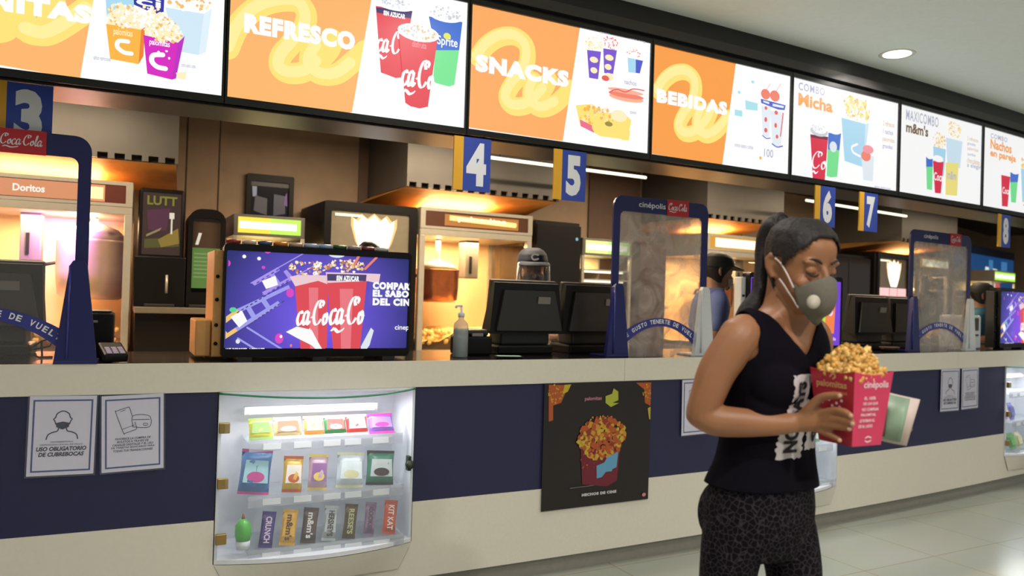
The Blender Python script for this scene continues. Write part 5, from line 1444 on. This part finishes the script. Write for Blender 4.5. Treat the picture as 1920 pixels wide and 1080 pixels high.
# ------------------------------------------------ the woman with the bucket
m_skin = skin_mat('warm_brown_skin', (150, 101, 68))
m_hair = mat('dark_hair', (26, 18, 18), .62, vary=.3, scale=120, bump=.3)
m_top = mat('black_tank_cloth', (15, 11, 20), .9, vary=.12, scale=220, bump=.05, spec=.08)
def leggings_material():
    m = bpy.data.materials.new('crackle_leggings'); m.use_nodes = True
    nt = m.node_tree; b = nt.nodes['Principled BSDF']
    tc = nt.nodes.new('ShaderNodeTexCoord'); vo = nt.nodes.new('ShaderNodeTexVoronoi')
    vo.feature = 'DISTANCE_TO_EDGE'; vo.inputs['Scale'].default_value = 76
    rp = nt.nodes.new('ShaderNodeValToRGB')
    rp.color_ramp.elements[0].position = .02; rp.color_ramp.elements[0].color = rgb((54, 47, 54))
    rp.color_ramp.elements[1].position = .09; rp.color_ramp.elements[1].color = rgb((13, 10, 14))
    nt.links.new(tc.outputs['Object'], vo.inputs['Vector']); nt.links.new(vo.outputs['Distance'], rp.inputs[0]); nt.links.new(rp.outputs[0], b.inputs['Base Color'])
    b.inputs['Roughness'].default_value = .9
    b.inputs['Specular IOR Level'].default_value = .1
    return m
m_leg = leggings_material()
WM = Matrix.Translation((-1.0065, -1.8559, 0)) @ Matrix.Rotation(.26, 4, 'Z')
woman = thing('person', WM, 'woman in black tank top, leggings and grey mask holding a pink popcorn bucket', 'person')
TORSO = [(.80, .104, .082, .012), (.85, .138, .096, .014), (.90, .147, .101, .012), (.96, .138, .094, .006), (1.02, .119, .083, .0), (1.08, .110, .077, -.004), (1.14, .113, .079, -.010),
         (1.20, .124, .087, -.018), (1.26, .138, .093, -.024), (1.31, .146, .088, -.024), (1.345, .136, .073, -.028), (1.375, .100, .060, -.040), (1.40, .062, .053, -.056), (1.425, .050, .050, -.060), (1.46, .047, .049, -.064), (1.50, .046, .05, -.066)]
TQ = Matrix.Translation((.007, -.013, 0)) @ Matrix.Rotation(-.26, 4, 'Z')   # hips and chest turned a little more to the room than the arms
HM = TQ @ Matrix.Translation((.001, -.094, 1.497)) @ Matrix.Rotation(-.10, 4, 'Z') @ Matrix.Rotation(.15, 4, 'X') @ Matrix.Diagonal((.88, .88, .95, 1))
def bosom(mb, m, o=0.0):
    for s in (-1, 1):
        mb.ball((s * .062, -.084, 1.222), (.058 + o, .046 + o, .055 + o), m, 20)
        mb.ball((s * .066, .064, .895), (.070 + o, .048 + o, .080 + o), m, 20)
LEGS = {s: [(s * .070, .010, .88, .080), (s * .082, .004 - s * .012, .82, .071), (s * .089, -s * .020, .76, .065), (s * .093, -.002 - s * .026, .66, .060), (s * .096, -.004 - s * .03, .50, .051), (s * .096, .004 - s * .03, .44, .049), (s * .096, .016 - s * .03, .34, .052), (s * .096, .018 - s * .03, .22, .042), (s * .095, .016 - s * .03, .10, .034), (s * .095, .016 - s * .03, .06, .036)] for s in (-1, 1)}
mb = MB()
loft(mb, TORSO, m_skin)
bosom(mb, m_skin)
for s in (-1, 1):
    limb(mb, LEGS[s], m_skin)
    limb(mb, [(s * .098, -.026, 1.352, .036), (s * .135, -.040 if s < 0 else -.022, 1.335, .046)], m_skin)
    limb(mb, [(s * .095, .04 - s * .03, .045, .034), (s * .096, -.03 - s * .03, .04, .034), (s * .099, -.12 - s * .03, .026, .026), (s * .099, -.15 - s * .03, .022, .018)], m_skin)
mb.v = [tuple(TQ @ Vector(v)) for v in mb.v]
SR = TQ @ Vector((-.135, -.040, 1.335)); SL = TQ @ Vector((.135, -.022, 1.335))
# her right arm: shoulder, elbow drawn back, forearm across to the bucket
limb(mb, [(SR.x + .012, SR.y - .006, 1.342, .046), (SR.x - .008, SR.y + .002, 1.318, .048), (-.168, .014, 1.255, .045), (-.183, .030, 1.195, .040), (-.190, .042, 1.152, .036)], m_skin)
limb(mb, [(-.190, .042, 1.152, .036), (-.170, .014, 1.138, .037), (-.136, -.035, 1.136, .034), (-.098, -.090, 1.137, .027), (-.067, -.123, 1.141, .023)], m_skin)
# her left arm, mostly behind the bucket, hand on the leaflet
limb(mb, [(SL.x - .012, SL.y, 1.340, .046), (SL.x + .008, SL.y, 1.318, .046), (SL.x + .022, SL.y + .005, 1.25, .042), (SL.x + .030, SL.y + .005, 1.18, .038), (SL.x + .034, SL.y - .01, 1.125, .035)], m_skin)
limb(mb, [(SL.x + .034, SL.y - .01, 1.125, .035), (SL.x + .032, SL.y - .05, 1.118, .035), (.160, -.16, 1.124, .029), (.138, -.212, 1.134, .024), (.130, -.228, 1.137, .022)], m_skin)
# right hand: palm flat to the bucket's side, thumb up, four fingers toward the near corner
for a, b, w in (((-.067, -.123, 1.146), (-.056, -.178, 1.168), .013), ((-.067, -.123, 1.141), (-.056, -.182, 1.157), .013), ((-.067, -.123, 1.138), (-.055, -.180, 1.146), .013), ((-.067, -.122, 1.136), (-.051, -.170, 1.136), .012)):
    limb(mb, [(*a, w + .004), tuple((p + q) / 2 for p, q in zip(a, b)) + (w + .002,), (*b, w - .002)], m_skin, 12)
FING = {'thumb': [(-.062, -.148, 1.164, .0135), (-.066, -.172, 1.192, .0115), (-.070, -.196, 1.210, .0100), (-.078, -.234, 1.217, .0078)],
 'index': [(-.055, -.178, 1.168, .0112), (-.066, -.216, 1.181, .0095), (-.075, -.243, 1.182, .0085), (-.080, -.260, 1.177, .0070)],
 'middle': [(-.055, -.181, 1.157, .0112), (-.065, -.220, 1.163, .0095), (-.074, -.248, 1.163, .0085), (-.079, -.264, 1.160, .0070)],
 'ring': [(-.054, -.179, 1.145, .0108), (-.062, -.214, 1.147, .0092), (-.069, -.240, 1.148, .0082), (-.073, -.255, 1.147, .0068)],
 'pinky': [(-.050, -.168, 1.134, .0098), (-.055, -.198, 1.127, .0082), (-.060, -.216, 1.123, .0074), (-.063, -.230, 1.118, .0062)]}
for k, p in FING.items(): limb(mb, p, m_skin, 12)
# left hand flat behind the leaflet, thumb over its inner edge
for a, b, d_ in (((.130, -.228, 1.142), (.136, -.262, 1.158), .012), ((.130, -.228, 1.138), (.138, -.266, 1.147), .004), ((.130, -.228, 1.133), (.138, -.263, 1.136), -.004), ((.130, -.228, 1.129), (.136, -.256, 1.126), -.010)):
    limb(mb, [(*a, .015), (*b, .0105)], m_skin, 12)
    x, y, z = b
    limb(mb, [(x, y, z, .0105), (x + .006, y - .018, z + d_ * .6, .009), (x + .008, y - .030, z + d_, .008), (x + .009, y - .038, z + d_ * 1.2, .0066)], m_skin, 12)
limb(mb, [(.128, -.230, 1.150, .013), (.116, -.238, 1.166, .011), (.104, -.246, 1.176, .0090), (.096, -.262, 1.178, .0070)], m_skin, 12)
head(mb, HM, m_skin)
fuse(mb.build('body', woman), .0042, 3)
# finger nails
m_nail = mat('nail', (206, 160, 140), .3, vary=.02)
for k, p in FING.items():
    x, y, z, rr = p[-1]; nm = Vector((-.9, -.3, 0)).normalized()
    mb = MB(); c = Vector((x, y, z)) + nm * rr * .92; mb.ball(c, (.0016, .0052, .0045), m_nail, 8); mb.build('nail', woman)
# leggings
mb = MB(); loft(mb, [(z, w + .003, d + .003, y) for z, w, d, y in TORSO[:5]] + [(1.03, .126, .088, .0)], m_leg)
for s in (-1, 1):
    mb.ball((s * .066, .064, .895), (.073, .051, .083), m_leg, 20)
    limb(mb, [(x, y, z, r + .0035) for x, y, z, r in LEGS[s][:-1]], m_leg)
fuse(mb.build('leggings', woman, TQ), .005, 4)
# tank top: the torso a little larger, cut at neck and arms, hanging loose at the hem
mb = MB(); loft(mb, [(.94, .153, .108, .010), (.96, .151, .106, .008), (.99, .143, .100, .004), (1.03, .129, .092, -.002), (1.08, .121, .088, -.006), (1.14, .122, .089, -.012)] + [(z, w + .006, d + .006, y) for z, w, d, y in TORSO[7:12]] + [(1.40, .085, .062, -.050), (1.42, .06, .056, -.06)], m_top)
for s in (-1, 1):
    mb.ball((s * .060, -.086, 1.225), (.066, .050, .062), m_top, 20)
    mb.ball((s * .056, -.072, 1.17), (.068, .046, .068), m_top, 20)
    limb(mb, [(s * .085, -.034, 1.372, .032), (s * .122, -.040 if s < 0 else -.024, 1.345, .045)], m_top, 16)
def in_top(c):
    ax = abs(c.x)
    if c.z < .973: return False
    yc = -.03
    front = c.y < -.035
    if front and c.z > 1.296 and ax < .006 + (c.z - 1.296) * .85: return False
    if c.z > 1.40 or (c.z > 1.368 and ax < .068): return False
    if c.z > 1.23:
        lim = .118 if c.z > 1.30 else .118 + (1.30 - c.z) * .75
        if ax > lim: return False
    return True
top = fuse(mb.build('tank_top', woman, TQ), .005, 6)
# soft folds in the cloth
for v in top.data.vertices:
    q = Vector((v.co.x * 9, v.co.y * 9, v.co.z * 4.5))
    k = max(0, min(1, (1.22 - v.co.z) / .1))
    n = noise.noise(q) * .006 * k + noise.noise(q * 2.3) * .0025 * k
    v.co += Vector((v.co.x, v.co.y + .01, 0)).normalized() * n
cut(top, in_top, 0, .0022)
bvh = BVHTree.FromPolygons([v.co.copy() for v in top.data.vertices], [tuple(p.vertices) for p in top.data.polygons])
def on_top(x, z, lift):
    h = bvh.ray_cast(Vector((x, -1, z)), Vector((0, 1, 0)))
    y = h[0].y if h[0] is not None else -.1
    return Vector((x, y - .0026 - lift, z))
def print_block(x0, x1, z0, z1, word, seed):
    """pale block with dark letters reading upward, worn at its edges"""
    mb = MB(); r2 = random.Random(seed)
    nx, nz = 10, 40; vs = []; fs = []
    for i in range(nx + 1):
        for j in range(nz + 1):
            x = x0 + (x1 - x0) * i / nx; z = z0 + (z1 - z0) * j / nz
            if i in (0, nx): x += r2.uniform(-.004, .004)
            if j in (0, nz): z += r2.uniform(-.003, .003)
            vs.append(on_top(x, z, .0))
    for i in range(nx):
        for j in range(nz):
            a = i * (nz + 1) + j; fs.append((a, a + nz + 1, a + nz + 2, a + 1))
    mb.add(vs, fs, mat('shirt_print', (196, 188, 190), .8, vary=.06))
    v, f = glyph_mesh(word, .05, 0, 1.0)
    a0 = min(p[0] for p in v); a1 = max(p[0] for p in v); b0 = min(p[1] for p in v); b1 = max(p[1] for p in v)
    L = z1 - z0 - .03; W = (x1 - x0) - .032
    tr = bmesh.new()
    bv = [tr.verts.new((p[0], p[1], 0)) for p in v]
    for q in f:
        try: tr.faces.new([bv[k] for k in q])
        except ValueError: pass
    bmesh.ops.triangulate(tr, faces=list(tr.faces))
    bmesh.ops.subdivide_edges(tr, edges=[e for e in tr.edges if e.calc_length() > .25], cuts=3)
    bmesh.ops.triangulate(tr, faces=list(tr.faces))
    tr.verts.index_update()
    vs = [on_top(x1 - .016 - (p.co.y - b0) / (b1 - b0) * W, z0 + .015 + (p.co.x - a0) / (a1 - a0) * L, .0012) for p in tr.verts]
    mb.add(vs, [tuple(k.index for k in q.verts) for q in tr.faces], mat('shirt_letters', (26, 22, 28), .85, vary=.05))
    tr.free()
    mb.build('shirt_print', top)
print_block(-.054, .022, 1.050, 1.250, 'NO DAYS', 3)
print_block(.034, .092, 1.070, 1.245, 'OFF', 4)
# hair: smooth cap drawn back into a high ponytail
mb = MB()
naz, nz = 72, 34; vs = []; fs = []; ok = []
for i in range(naz):
    az = -PI + 2 * PI * i / naz
    for j in range(nz + 1):
        t = j / nz; z = -.085 + (.116 + .085) * t
        o = .0075 + .004 * math.sin(az * 17) * .25
        if t > .97: o += .004
        p = head_pt(az, z, o); p.z += .010 * max(0, (z - .05) / .066)
        vs.append(p)
    ok.append(az)
def hair_here(az, z):
    a = abs(az)
    if a < .45: return z > .076 + .008 * (1 - a / .45)
    if a < 1.0: return z > .076 - (a - .45) * .060
    if a < 1.42: return z > .043 - (a - 1.0) * .09
    if a < 1.75: return z > .030
    return z > max(-.082, -.012 - (a - 1.75) * .12)
for i in range(naz):
    i2 = (i + 1) % naz
    for j in range(nz):
        az = -PI + 2 * PI * (i + .5) / naz; z = -.085 + .201 * (j + .5) / nz
        if hair_here(az if az < PI else az - 2 * PI, z):
            fs.append((i * (nz + 1) + j, i2 * (nz + 1) + j, i2 * (nz + 1) + j + 1, i * (nz + 1) + j + 1))
fs.append(tuple(i * (nz + 1) + nz for i in range(naz)))
mb.add(vs, fs, m_hair, True, HM)
for k, (dx, dz, r0) in enumerate(((0, 0, .036), (.016, -.006, .028), (-.018, -.004, .030), (-.004, .012, .026), (.004, -.02, .026))):
    q = crom([(dx * .5, .070, .080 + dz * .4, r0 * .7), (dx, .102, .098 + dz, r0 * .85), (dx, .124, .078 + dz, r0 * .88), (dx * 1.1, .128, .035, r0 * .8), (dx * 1.3 - .004, .112, -.02, r0 * .75), (dx * 1.5 - .012, .098, -.08, r0 * .8), (dx * 1.9 - .036, .100, -.13, r0 * .95), (dx * 2.2 - .06, .092, -.175, r0 * .75), (dx * 2.4 - .078, .084, -.21, r0 * .3)], 5)
    mb.tube([p[:3] for p in q], [p[3] for p in q], m_hair, 14, True, HM)
hair = mb.build('hair', woman)
so = hair.modifiers.new('body', 'SOLIDIFY'); so.thickness = .004; so.offset = -1
mb = MB(); mb.tube([HM @ Vector((.026 * math.cos(a), .088 + .018 * math.sin(a) * .4, .103 + .026 * math.sin(a))) for a in [2 * PI * k / 18 for k in range(19)]], .006, mat('hair_tie', (30, 24, 28), .6), 8); mb.build('hair_tie', hair)
for s in (-1, 1):
    mb = MB(); q = crom([(s * .019, -.0905, -.003), (s * .027, -.0925, -.0075), (s * .036, -.0905, -.0082), (s * .045, -.083, -.0045), (s * .051, -.076, .001)], 4)
    mb.tube(q, [.0014 + .0012 * math.sin(PI * i / (len(q) - 1)) for i in range(len(q))], mat('lash', (24, 16, 14), .6), 6, True, HM); mb.build('eyelash', woman)
    mb = MB(); q = crom([(s * .016, -.0925, .022), (s * .028, -.0925, .029), (s * .042, -.085, .031), (s * .054, -.073, .024)], 4)
    mb.tube(q, [.0014 + .0020 * math.sin(PI * (.25 + .75 * i / (len(q) - 1))) for i in range(len(q))], mat('brow', (40, 26, 20), .7), 6, True, HM); mb.build('eyebrow', woman)
# grey moulded mask with round valve and two ear loops
m_mask = mat('grey_mask', (104, 98, 88), .85, vary=.06, scale=160)
mb = MB(); mask_grid(mb, m_mask, lambda a: -.004 - .030 * min(1, abs(a) / .9) ** 1.2, lambda a: -.128 + .040 * (abs(a) / 1.1) ** 1.5, .030, HM, .009, 1.12)
mask = mb.build('face_mask', woman)
so = mask.modifiers.new('thick', 'SOLIDIFY'); so.thickness = .002
mb = MB(); vp = head_pt(-.50, -.066, .009 + .027); V = HM @ Matrix.Translation(vp) @ Matrix.Rotation(-.60, 4, 'Z') @ Matrix.Rotation(PI / 2 + .12, 4, 'X')
mb.lathe([(.0, 0), (.0165, 0), (.0165, .004), (.014, .0075), (.0, .0085)], mat('valve', (188, 180, 164), .5, vary=.03), 24, True, V); mb.build('valve', mask)
for s in (-1, 1):
    for pts in ([(-1.08, -.042, .011), (-1.22, -.020, .006), (-1.40, .008, .006), (-1.58, .022, .010)], [(-1.08, -.088, .010), (-1.20, -.075, .006), (-1.36, -.052, .006), (-1.55, -.026, .008)]):
        mb = MB(); mb.tube([HM @ head_pt(p[0] * -s, p[1], p[2]) for p in crom(pts, 4)], .0021, mat('ear_loop', (206, 190, 186), .6), 8); mb.build('ear_loop', mask)
# shoes
for s in (-1, 1):
    mb = MB(); M = Matrix.Translation((s * .096, -s * .03, 0))
    limb(mb, [(0, .058, .045, .040), (0, .0, .050, .042), (0, -.07, .040, .040), (0.003, -.13, .034, .036), (0.003, -.165, .030, .026)], mat('shoe_black', (36, 34, 38), .6), 16)
    sh = mb.build('shoe', woman, TQ @ M)
    mb = MB(); o = [(.036 * math.cos(a) * (1 + .12 * (math.sin(a) < 0)), -.052 + .145 * math.sin(a)) for a in [2 * PI * k / 24 for k in range(24)]]
    mb.add([(x, y, 0) for x, y in o] + [(x, y, .022) for x, y in o], [tuple(range(23, -1, -1)), tuple(range(24, 48))] + [(k, (k + 1) % 24, 24 + (k + 1) % 24, 24 + k) for k in range(24)], m_wp); mb.build('sole', sh)

# ------------------------------------------------ bucket, corn and leaflet she carries
def bucket_mats():
    m = mat('bucket_pink', (206, 52, 92), .45, vary=.04, scale=20); d = mat('bucket_red', (168, 36, 52), .45, vary=.04, scale=20)
    return m, d
m_bp, m_br = bucket_mats()
BM = WM @ Matrix.Translation((.0115, -.2195, 1.104)) @ Matrix.Rotation(-.30, 4, 'Z')
bucket = thing('popcorn_bucket', BM, 'pink and red cardboard popcorn bucket with white lettering in the woman\'s hand', 'bucket')
ta, tb_, HB = .062, .046, .166
def wall(k0, k1, m, name):
    """one tapered side; k0,k1 corner signs"""
    mb = MB(); n = 12; vs = []
    for i in range(n + 1):
        t = i / n
        for (h, a) in ((0, tb_), (HB - .008 * math.sin(PI * t), ta)):
            x = (k0[0] + (k1[0] - k0[0]) * t) * a; y = (k0[1] + (k1[1] - k0[1]) * t) * a
            vs.append((x, y, h)); vs.append((x * .985, y * .985, h))
    fs = []
    for i in range(n):
        a = i * 4; b = a + 4
        fs += [(a, b, b + 2, a + 2), (a + 1, a + 3, b + 3, b + 1), (a + 2, b + 2, b + 3, a + 3), (a, a + 1, b + 1, b)]
    mb.add(vs, fs, m)
    return mb
tilt = math.atan2(ta - tb_, HB)
FM = Matrix.Translation((0, -tb_, 0)) @ Matrix.Rotation(tilt, 4, 'X')       # front face frame, x right, z up
mw = mat('bucket_white', (240, 206, 214), .5, vary=0); mg = mat('bucket_gold', (206, 150, 100), .5, vary=0)
mb = wall((-1, -1), (1, -1), m_bp, 'front')
mb.text('cinépolis', -.030, .126, .078, .020, mw, -.0012, None, FM, bold=.02)
for k, t in enumerate(['EL 100%', 'DE LOS QUE', 'NO COMPRAN', 'PALOMITAS,', 'LE ROBAN AL', 'DE AL LADO.']):
    w_ = (.036, .046, .052, .048, .048, .046)[k]
    mb.text(t, -.024 - .002 * k, .104 - k * .0125, w_, .0072, mw, -.0012, None, FM, bold=.03)
mb.ribbon([(-.008, .012), (0, .009), (.01, .012)], .003, mw, -.0012, None, FM); mb.ribbon([(-.008, .018), (0, .021), (.01, .018)], .003, mw, -.0012, None, FM)
mb.build('front_panel', bucket)
LM = Matrix.Rotation(-PI / 2, 4, 'Z') @ FM
mb = wall((-1, 1), (-1, -1), m_br, 'side')
mb.text('palomitas', -.044, .122, .084, .020, mg, -.0012, None, LM, bold=.03); mb.text('CINEPOLIS', .0, .113, .04, .006, mg, -.0012, None, LM, bold=.02)
mb.ribbon([(-.005, .150), (.004, .158), (.010, .152), (.003, .146)], .004, mg, -.0012, None, LM)
for x, z in ((-.03, .09), (-.01, .098), (.01, .092), (.024, .099), (-.002, .085), (.018, .084)): mb.disc(x, z, .0035, .0035, mw, -.0012, None, LM)
mb.build('side_panel', bucket)
mb = wall((1, -1), (1, 1), m_br, 'side'); mb.build('side_panel', bucket)
mb = wall((1, 1), (-1, 1), m_bp, 'back'); mb.build('rear_panel', bucket)
mb = MB(); mb.box(-tb_, tb_, -tb_, tb_, 0, .003, m_bp); mb.build('bottom_panel', bucket)
# caramel corn: a mound of knobbly pieces, and the visible ones each their own
m_car = mat('caramel_corn', (206, 154, 74), .45, vary=.32, scale=55)
m_car2 = mat('pale_caramel_corn', (232, 192, 116), .5, vary=.25, scale=55)
r2 = random.Random(11)
mb = MB()
for i in range(520):
    x = r2.uniform(-1, 1); y = r2.uniform(-1, 1)
    h = .060 * max(0, 1 - max(abs(x), abs(y)) ** 3) * (1 - .25 * (x * x + y * y) / 2)
    layer = r2.random()
    c = (x * (ta - .010), y * (ta - .010), HB - .022 + (h + .010) * (layer ** .5))
    m = m_car if r2.random() < .68 else m_car2
    for q in range(3):
        mb.ball((c[0] + r2.uniform(-.006, .006), c[1] + r2.uniform(-.006, .006), c[2] + r2.uniform(-.005, .006)), r2.uniform(.0045, .0085), m, 7, None, .28, r2)
pc = tag(mb.build('caramel_popcorn', None, BM), 'heaped golden caramel popcorn filling the pink bucket', 'popcorn'); pc['kind'] = 'stuff'
# leaflet
def leaflet_material():
    m = mat('leaflet_green', (136, 160, 136), .4, vary=.25, scale=18)
    return m
A_ = [Vector((.104, -.228, 1.222)), Vector((.146, -.322, 1.203)), Vector((.131, -.300, 1.095)), Vector((.106, -.232, 1.105))]
LMx = WM @ Matrix.Translation((.12, -.27, 1.16))
lf = thing('leaflet', LMx, 'green leaflet with a pale margin held behind the popcorn bucket', 'leaflet')
def quad_sheet(u0, u1, v0, v1, lift, m, name):
    mb = MB(); nrm = (A_[1] - A_[0]).cross(A_[3] - A_[0]).normalized()
    if nrm.y > 0: nrm = -nrm
    f = lambda u, v: (A_[0] * (1 - u) + A_[1] * u) * (1 - v) + (A_[3] * (1 - u) + A_[2] * u) * v - Vector((.12, -.27, 1.16)) + nrm * (.010 * math.sin(PI * u))
    vs = []; n = 8
    for k in range(n + 1):
        u = u0 + (u1 - u0) * k / n
        vs += [f(u, v0) + nrm * lift, f(u, v1) + nrm * lift, f(u, v0) + nrm * (lift - .0012), f(u, v1) + nrm * (lift - .0012)]
    fs = []
    for k in range(n):
        a, b = k * 4, k * 4 + 4
        fs += [(a, a + 1, b + 1, b), (a + 2, b + 2, b + 3, a + 3), (a, b, b + 2, a + 2), (a + 1, a + 3, b + 3, b + 1)]
    fs += [(0, 2, 3, 1), (n * 4, n * 4 + 1, n * 4 + 3, n * 4 + 2)]
    mb.add(vs, fs, m, True); mb.build(name, lf)
quad_sheet(0, 1, 0, 1, 0, mat('leaflet_margin', (206, 186, 178), .5, vary=.03), 'sheet')
quad_sheet(.0, .80, .03, .95, .0014, leaflet_material(), 'printed_panel')
quad_sheet(.0, .36, .06, .9, .0026, mat('leaflet_dark', (96, 76, 72), .4, vary=.4, scale=24), 'picture_panel')

# ------------------------------------------------ staff behind the counter
def staff(M, label, k, shirt, hairc, skin, cap=None, shieldv=False, maskc=None, turn=0.0, long_hair=False):
    r = thing('person', M, label, 'person')
    S = Matrix.Scale(k, 4)
    ms = skin_mat('staff_skin_%d_%d_%d' % skin, skin); mc = mat('shirt_%d_%d_%d' % shirt, shirt, .8, vary=.08); mt = mat('staff_trousers', (24, 24, 30), .8)
    H = Matrix.Translation((0, -.055, 1.515)) @ Matrix.Rotation(turn, 4, 'Z') @ Matrix.Rotation(.10, 4, 'X')
    TR = [(z, w * 1.06, d * 1.05, y * .5) for z, w, d, y in TORSO]
    arms = {s: ([(s * .140, -.012, 1.335, .050), (s * .172, -.004, 1.30, .050), (s * .195, .012, 1.20, .043), (s * .20, .02, 1.12, .038)], [(s * .20, .02, 1.12, .037), (s * .192, -.05, 1.12, .036), (s * .16, -.12, 1.13, .029), (s * .135, -.16, 1.135, .023)]) for s in (-1, 1)}
    mb = MB(); loft(mb, TR, ms)
    for s in (-1, 1):
        limb(mb, LEGS[s], ms); limb(mb, arms[s][0], ms); limb(mb, arms[s][1], ms)
        limb(mb, [(s * .135, -.16, 1.135, .022), (s * .12, -.20, 1.135, .026)], ms, 12)
        for q in range(4):
            x = s * (.12 + (q - 1.5) * .014)
            limb(mb, [(x, -.20, 1.135, .010), (x, -.235, 1.132, .0085), (x, -.253, 1.118, .0075), (x, -.26, 1.105, .006)], ms, 10)
        limb(mb, [(s * .112, -.175, 1.135, .013), (s * .09, -.20, 1.13, .010), (s * .085, -.22, 1.12, .0075)], ms, 10)
    head(mb, H, ms)
    for v in range(len(mb.v)): mb.v[v] = tuple(S @ Vector(mb.v[v]))
    fuse(mb.build('body', r), .0065, 3)
    def cloth(name, m, fill, keep=None):
        mb = MB(); fill(mb, m)
        o = fuse(mb.build(name, r), .007, 4)
        if keep: cut(o, keep, 0, .002)
        for v in o.data.vertices: v.co = S @ v.co
        return o
    def f_shirt(mb, m):
        loft(mb, [(.90, .19, .135, .01)] + [(z, w + .016, d + .016, y) for z, w, d, y in TR[3:12]] + [(1.41, .075, .066, -.03)], m)
        for s in (-1, 1): limb(mb, [(x, y, z, q + .010) for x, y, z, q in arms[s][0][:3]] + [(s * .198, .016, 1.16, .052)], m)
    cloth('shirt', mc, f_shirt)
    def f_tr(mb, m):
        loft(mb, [(z, w + .008, d + .008, y) for z, w, d, y in TR[:5]], m)
        for s in (-1, 1): limb(mb, [(x, y, z, q + .014) for x, y, z, q in LEGS[s]], m)
    cloth('trousers', mt, f_tr)
    HS = S @ H
    def dome(mb, m, zmin, off, zmin_f):
        vs = []; fs = []; na, nz = 40, 14
        for i in range(na):
            az = -PI + 2 * PI * i / na
            lo = zmin_f + (zmin - zmin_f) * min(1, abs(az) / 1.9) ** 2
            for j in range(nz + 1):
                z = lo + (.116 - lo) * j / nz
                p = head_pt(az, z, off); p.z += off * max(0, (z - .05) / .066); vs.append(p)
        for i in range(na):
            i2 = (i + 1) % na
            for j in range(nz): fs.append((i * (nz + 1) + j, i2 * (nz + 1) + j, i2 * (nz + 1) + j + 1, i * (nz + 1) + j + 1))
        fs.append(tuple(i * (nz + 1) + nz for i in range(na)))
        mb.add(vs, fs, m, True, HS)
    mh = mat('staff_hair_%d' % hairc[0], hairc, .5, vary=.2, scale=80)
    mb = MB(); dome(mb, mh, -.07, .008, .07)
    if long_hair: mb.tube([HS @ Vector(p) for p in ((0, .10, .02), (0, .12, -.06), (0, .10, -.16))], [.03, .04, .02], mh, 12)
    mb.build('hair', r)
    if cap:
        mcap = mat('cap_%d_%d_%d' % cap, cap, .7, vary=.06)
        mb = MB(); dome(mb, mcap, .03, .018, .052); c = mb.build('cap', r)
        mb = MB(); vs = []; fs = []
        for i in range(13):
            az = -1.0 + 2.0 * i / 12
            a = head_pt(az, .052, .018); b = a + Vector((math.sin(az) * .02, -.075 * math.cos(az * .9), -.018))
            vs += [a, b, a + Vector((0, 0, .005)), b + Vector((0, 0, .005))]
        for i in range(12): fs += [(4 * i, 4 * i + 4, 4 * i + 5, 4 * i + 1), (4 * i + 2, 4 * i + 3, 4 * i + 7, 4 * i + 6), (4 * i + 1, 4 * i + 5, 4 * i + 7, 4 * i + 3)]
        mb.add(vs, fs, mcap, True, HS); mb.build('cap_brim', c)
        mb = MB(); mb.ribbon([(.018, -.012), (-.008, -.018), (-.02, 0), (-.006, .016), (.018, .012)], .010, m_wht, 0, None, HS @ Matrix.Translation((0, -.112, .086)) @ Matrix.Rotation(-.35, 4, 'X')); mb.build('cap_mark', c)
    if maskc:
        mb = MB(); mask_grid(mb, mat('staff_mask_%d' % maskc[0], maskc, .8), lambda a: -.014 - .02 * abs(a), lambda a: -.112 + .025 * abs(a), .02, HS, .008, 1.2, 18, 8); mk = mb.build('face_mask', r)
        mk.modifiers.new('thick', 'SOLIDIFY').thickness = .002
    if shieldv:
        ma = clear('visor_clear', (248, 250, 252), .05, .03, (210, 210, 214)); n = 16
        vs = []
        for i in range(n + 1):
            az = -1.05 + 2.1 * i / n
            a = head_pt(az, .045, .026); vs += [a, Vector((a.x * 1.12, a.y - .012, -.125))]
        mb = MB(); mb.add(vs, [(2 * i, 2 * i + 1, 2 * i + 3, 2 * i + 2) for i in range(n)], ma, True, HS); vz = mb.build('face_shield', r); vz.modifiers.new('thick', 'SOLIDIFY').thickness = .001
        mb = MB(); mb.tube([HS @ vs[2 * i] for i in range(n + 1)], .0055, m_wp, 8)
        mb.build('visor_band', vz)
        for i in (0, n):
            mb = MB(); mb.tube([HS @ vs[2 * i], HS @ vs[2 * i + 1]], .008, m_wht, 8); mb.build('visor_edge', vz)
    return r
staff(T(2.06, 1.12, 0, -.45), 'employee in a dark blue cap and clear face shield behind the registers', 1.045, (196, 196, 204), (30, 26, 30), (150, 112, 92), (20, 34, 58), True, (60, 56, 64), .05)
staff(T(3.52, 1.0, 0, 1.15), 'employee in black cap and grey mask seen sideways beyond the shield', 1.075, (92, 108, 168), (22, 18, 20), (150, 112, 92), (22, 20, 22), False, (150, 148, 150), .15)
staff(T(7.25, .95, 0, .5), 'employee in teal shirt and black cap near the far register', 1.02, (40, 96, 120), (26, 22, 24), (150, 112, 92), (30, 32, 34), False, (206, 206, 210), .3)
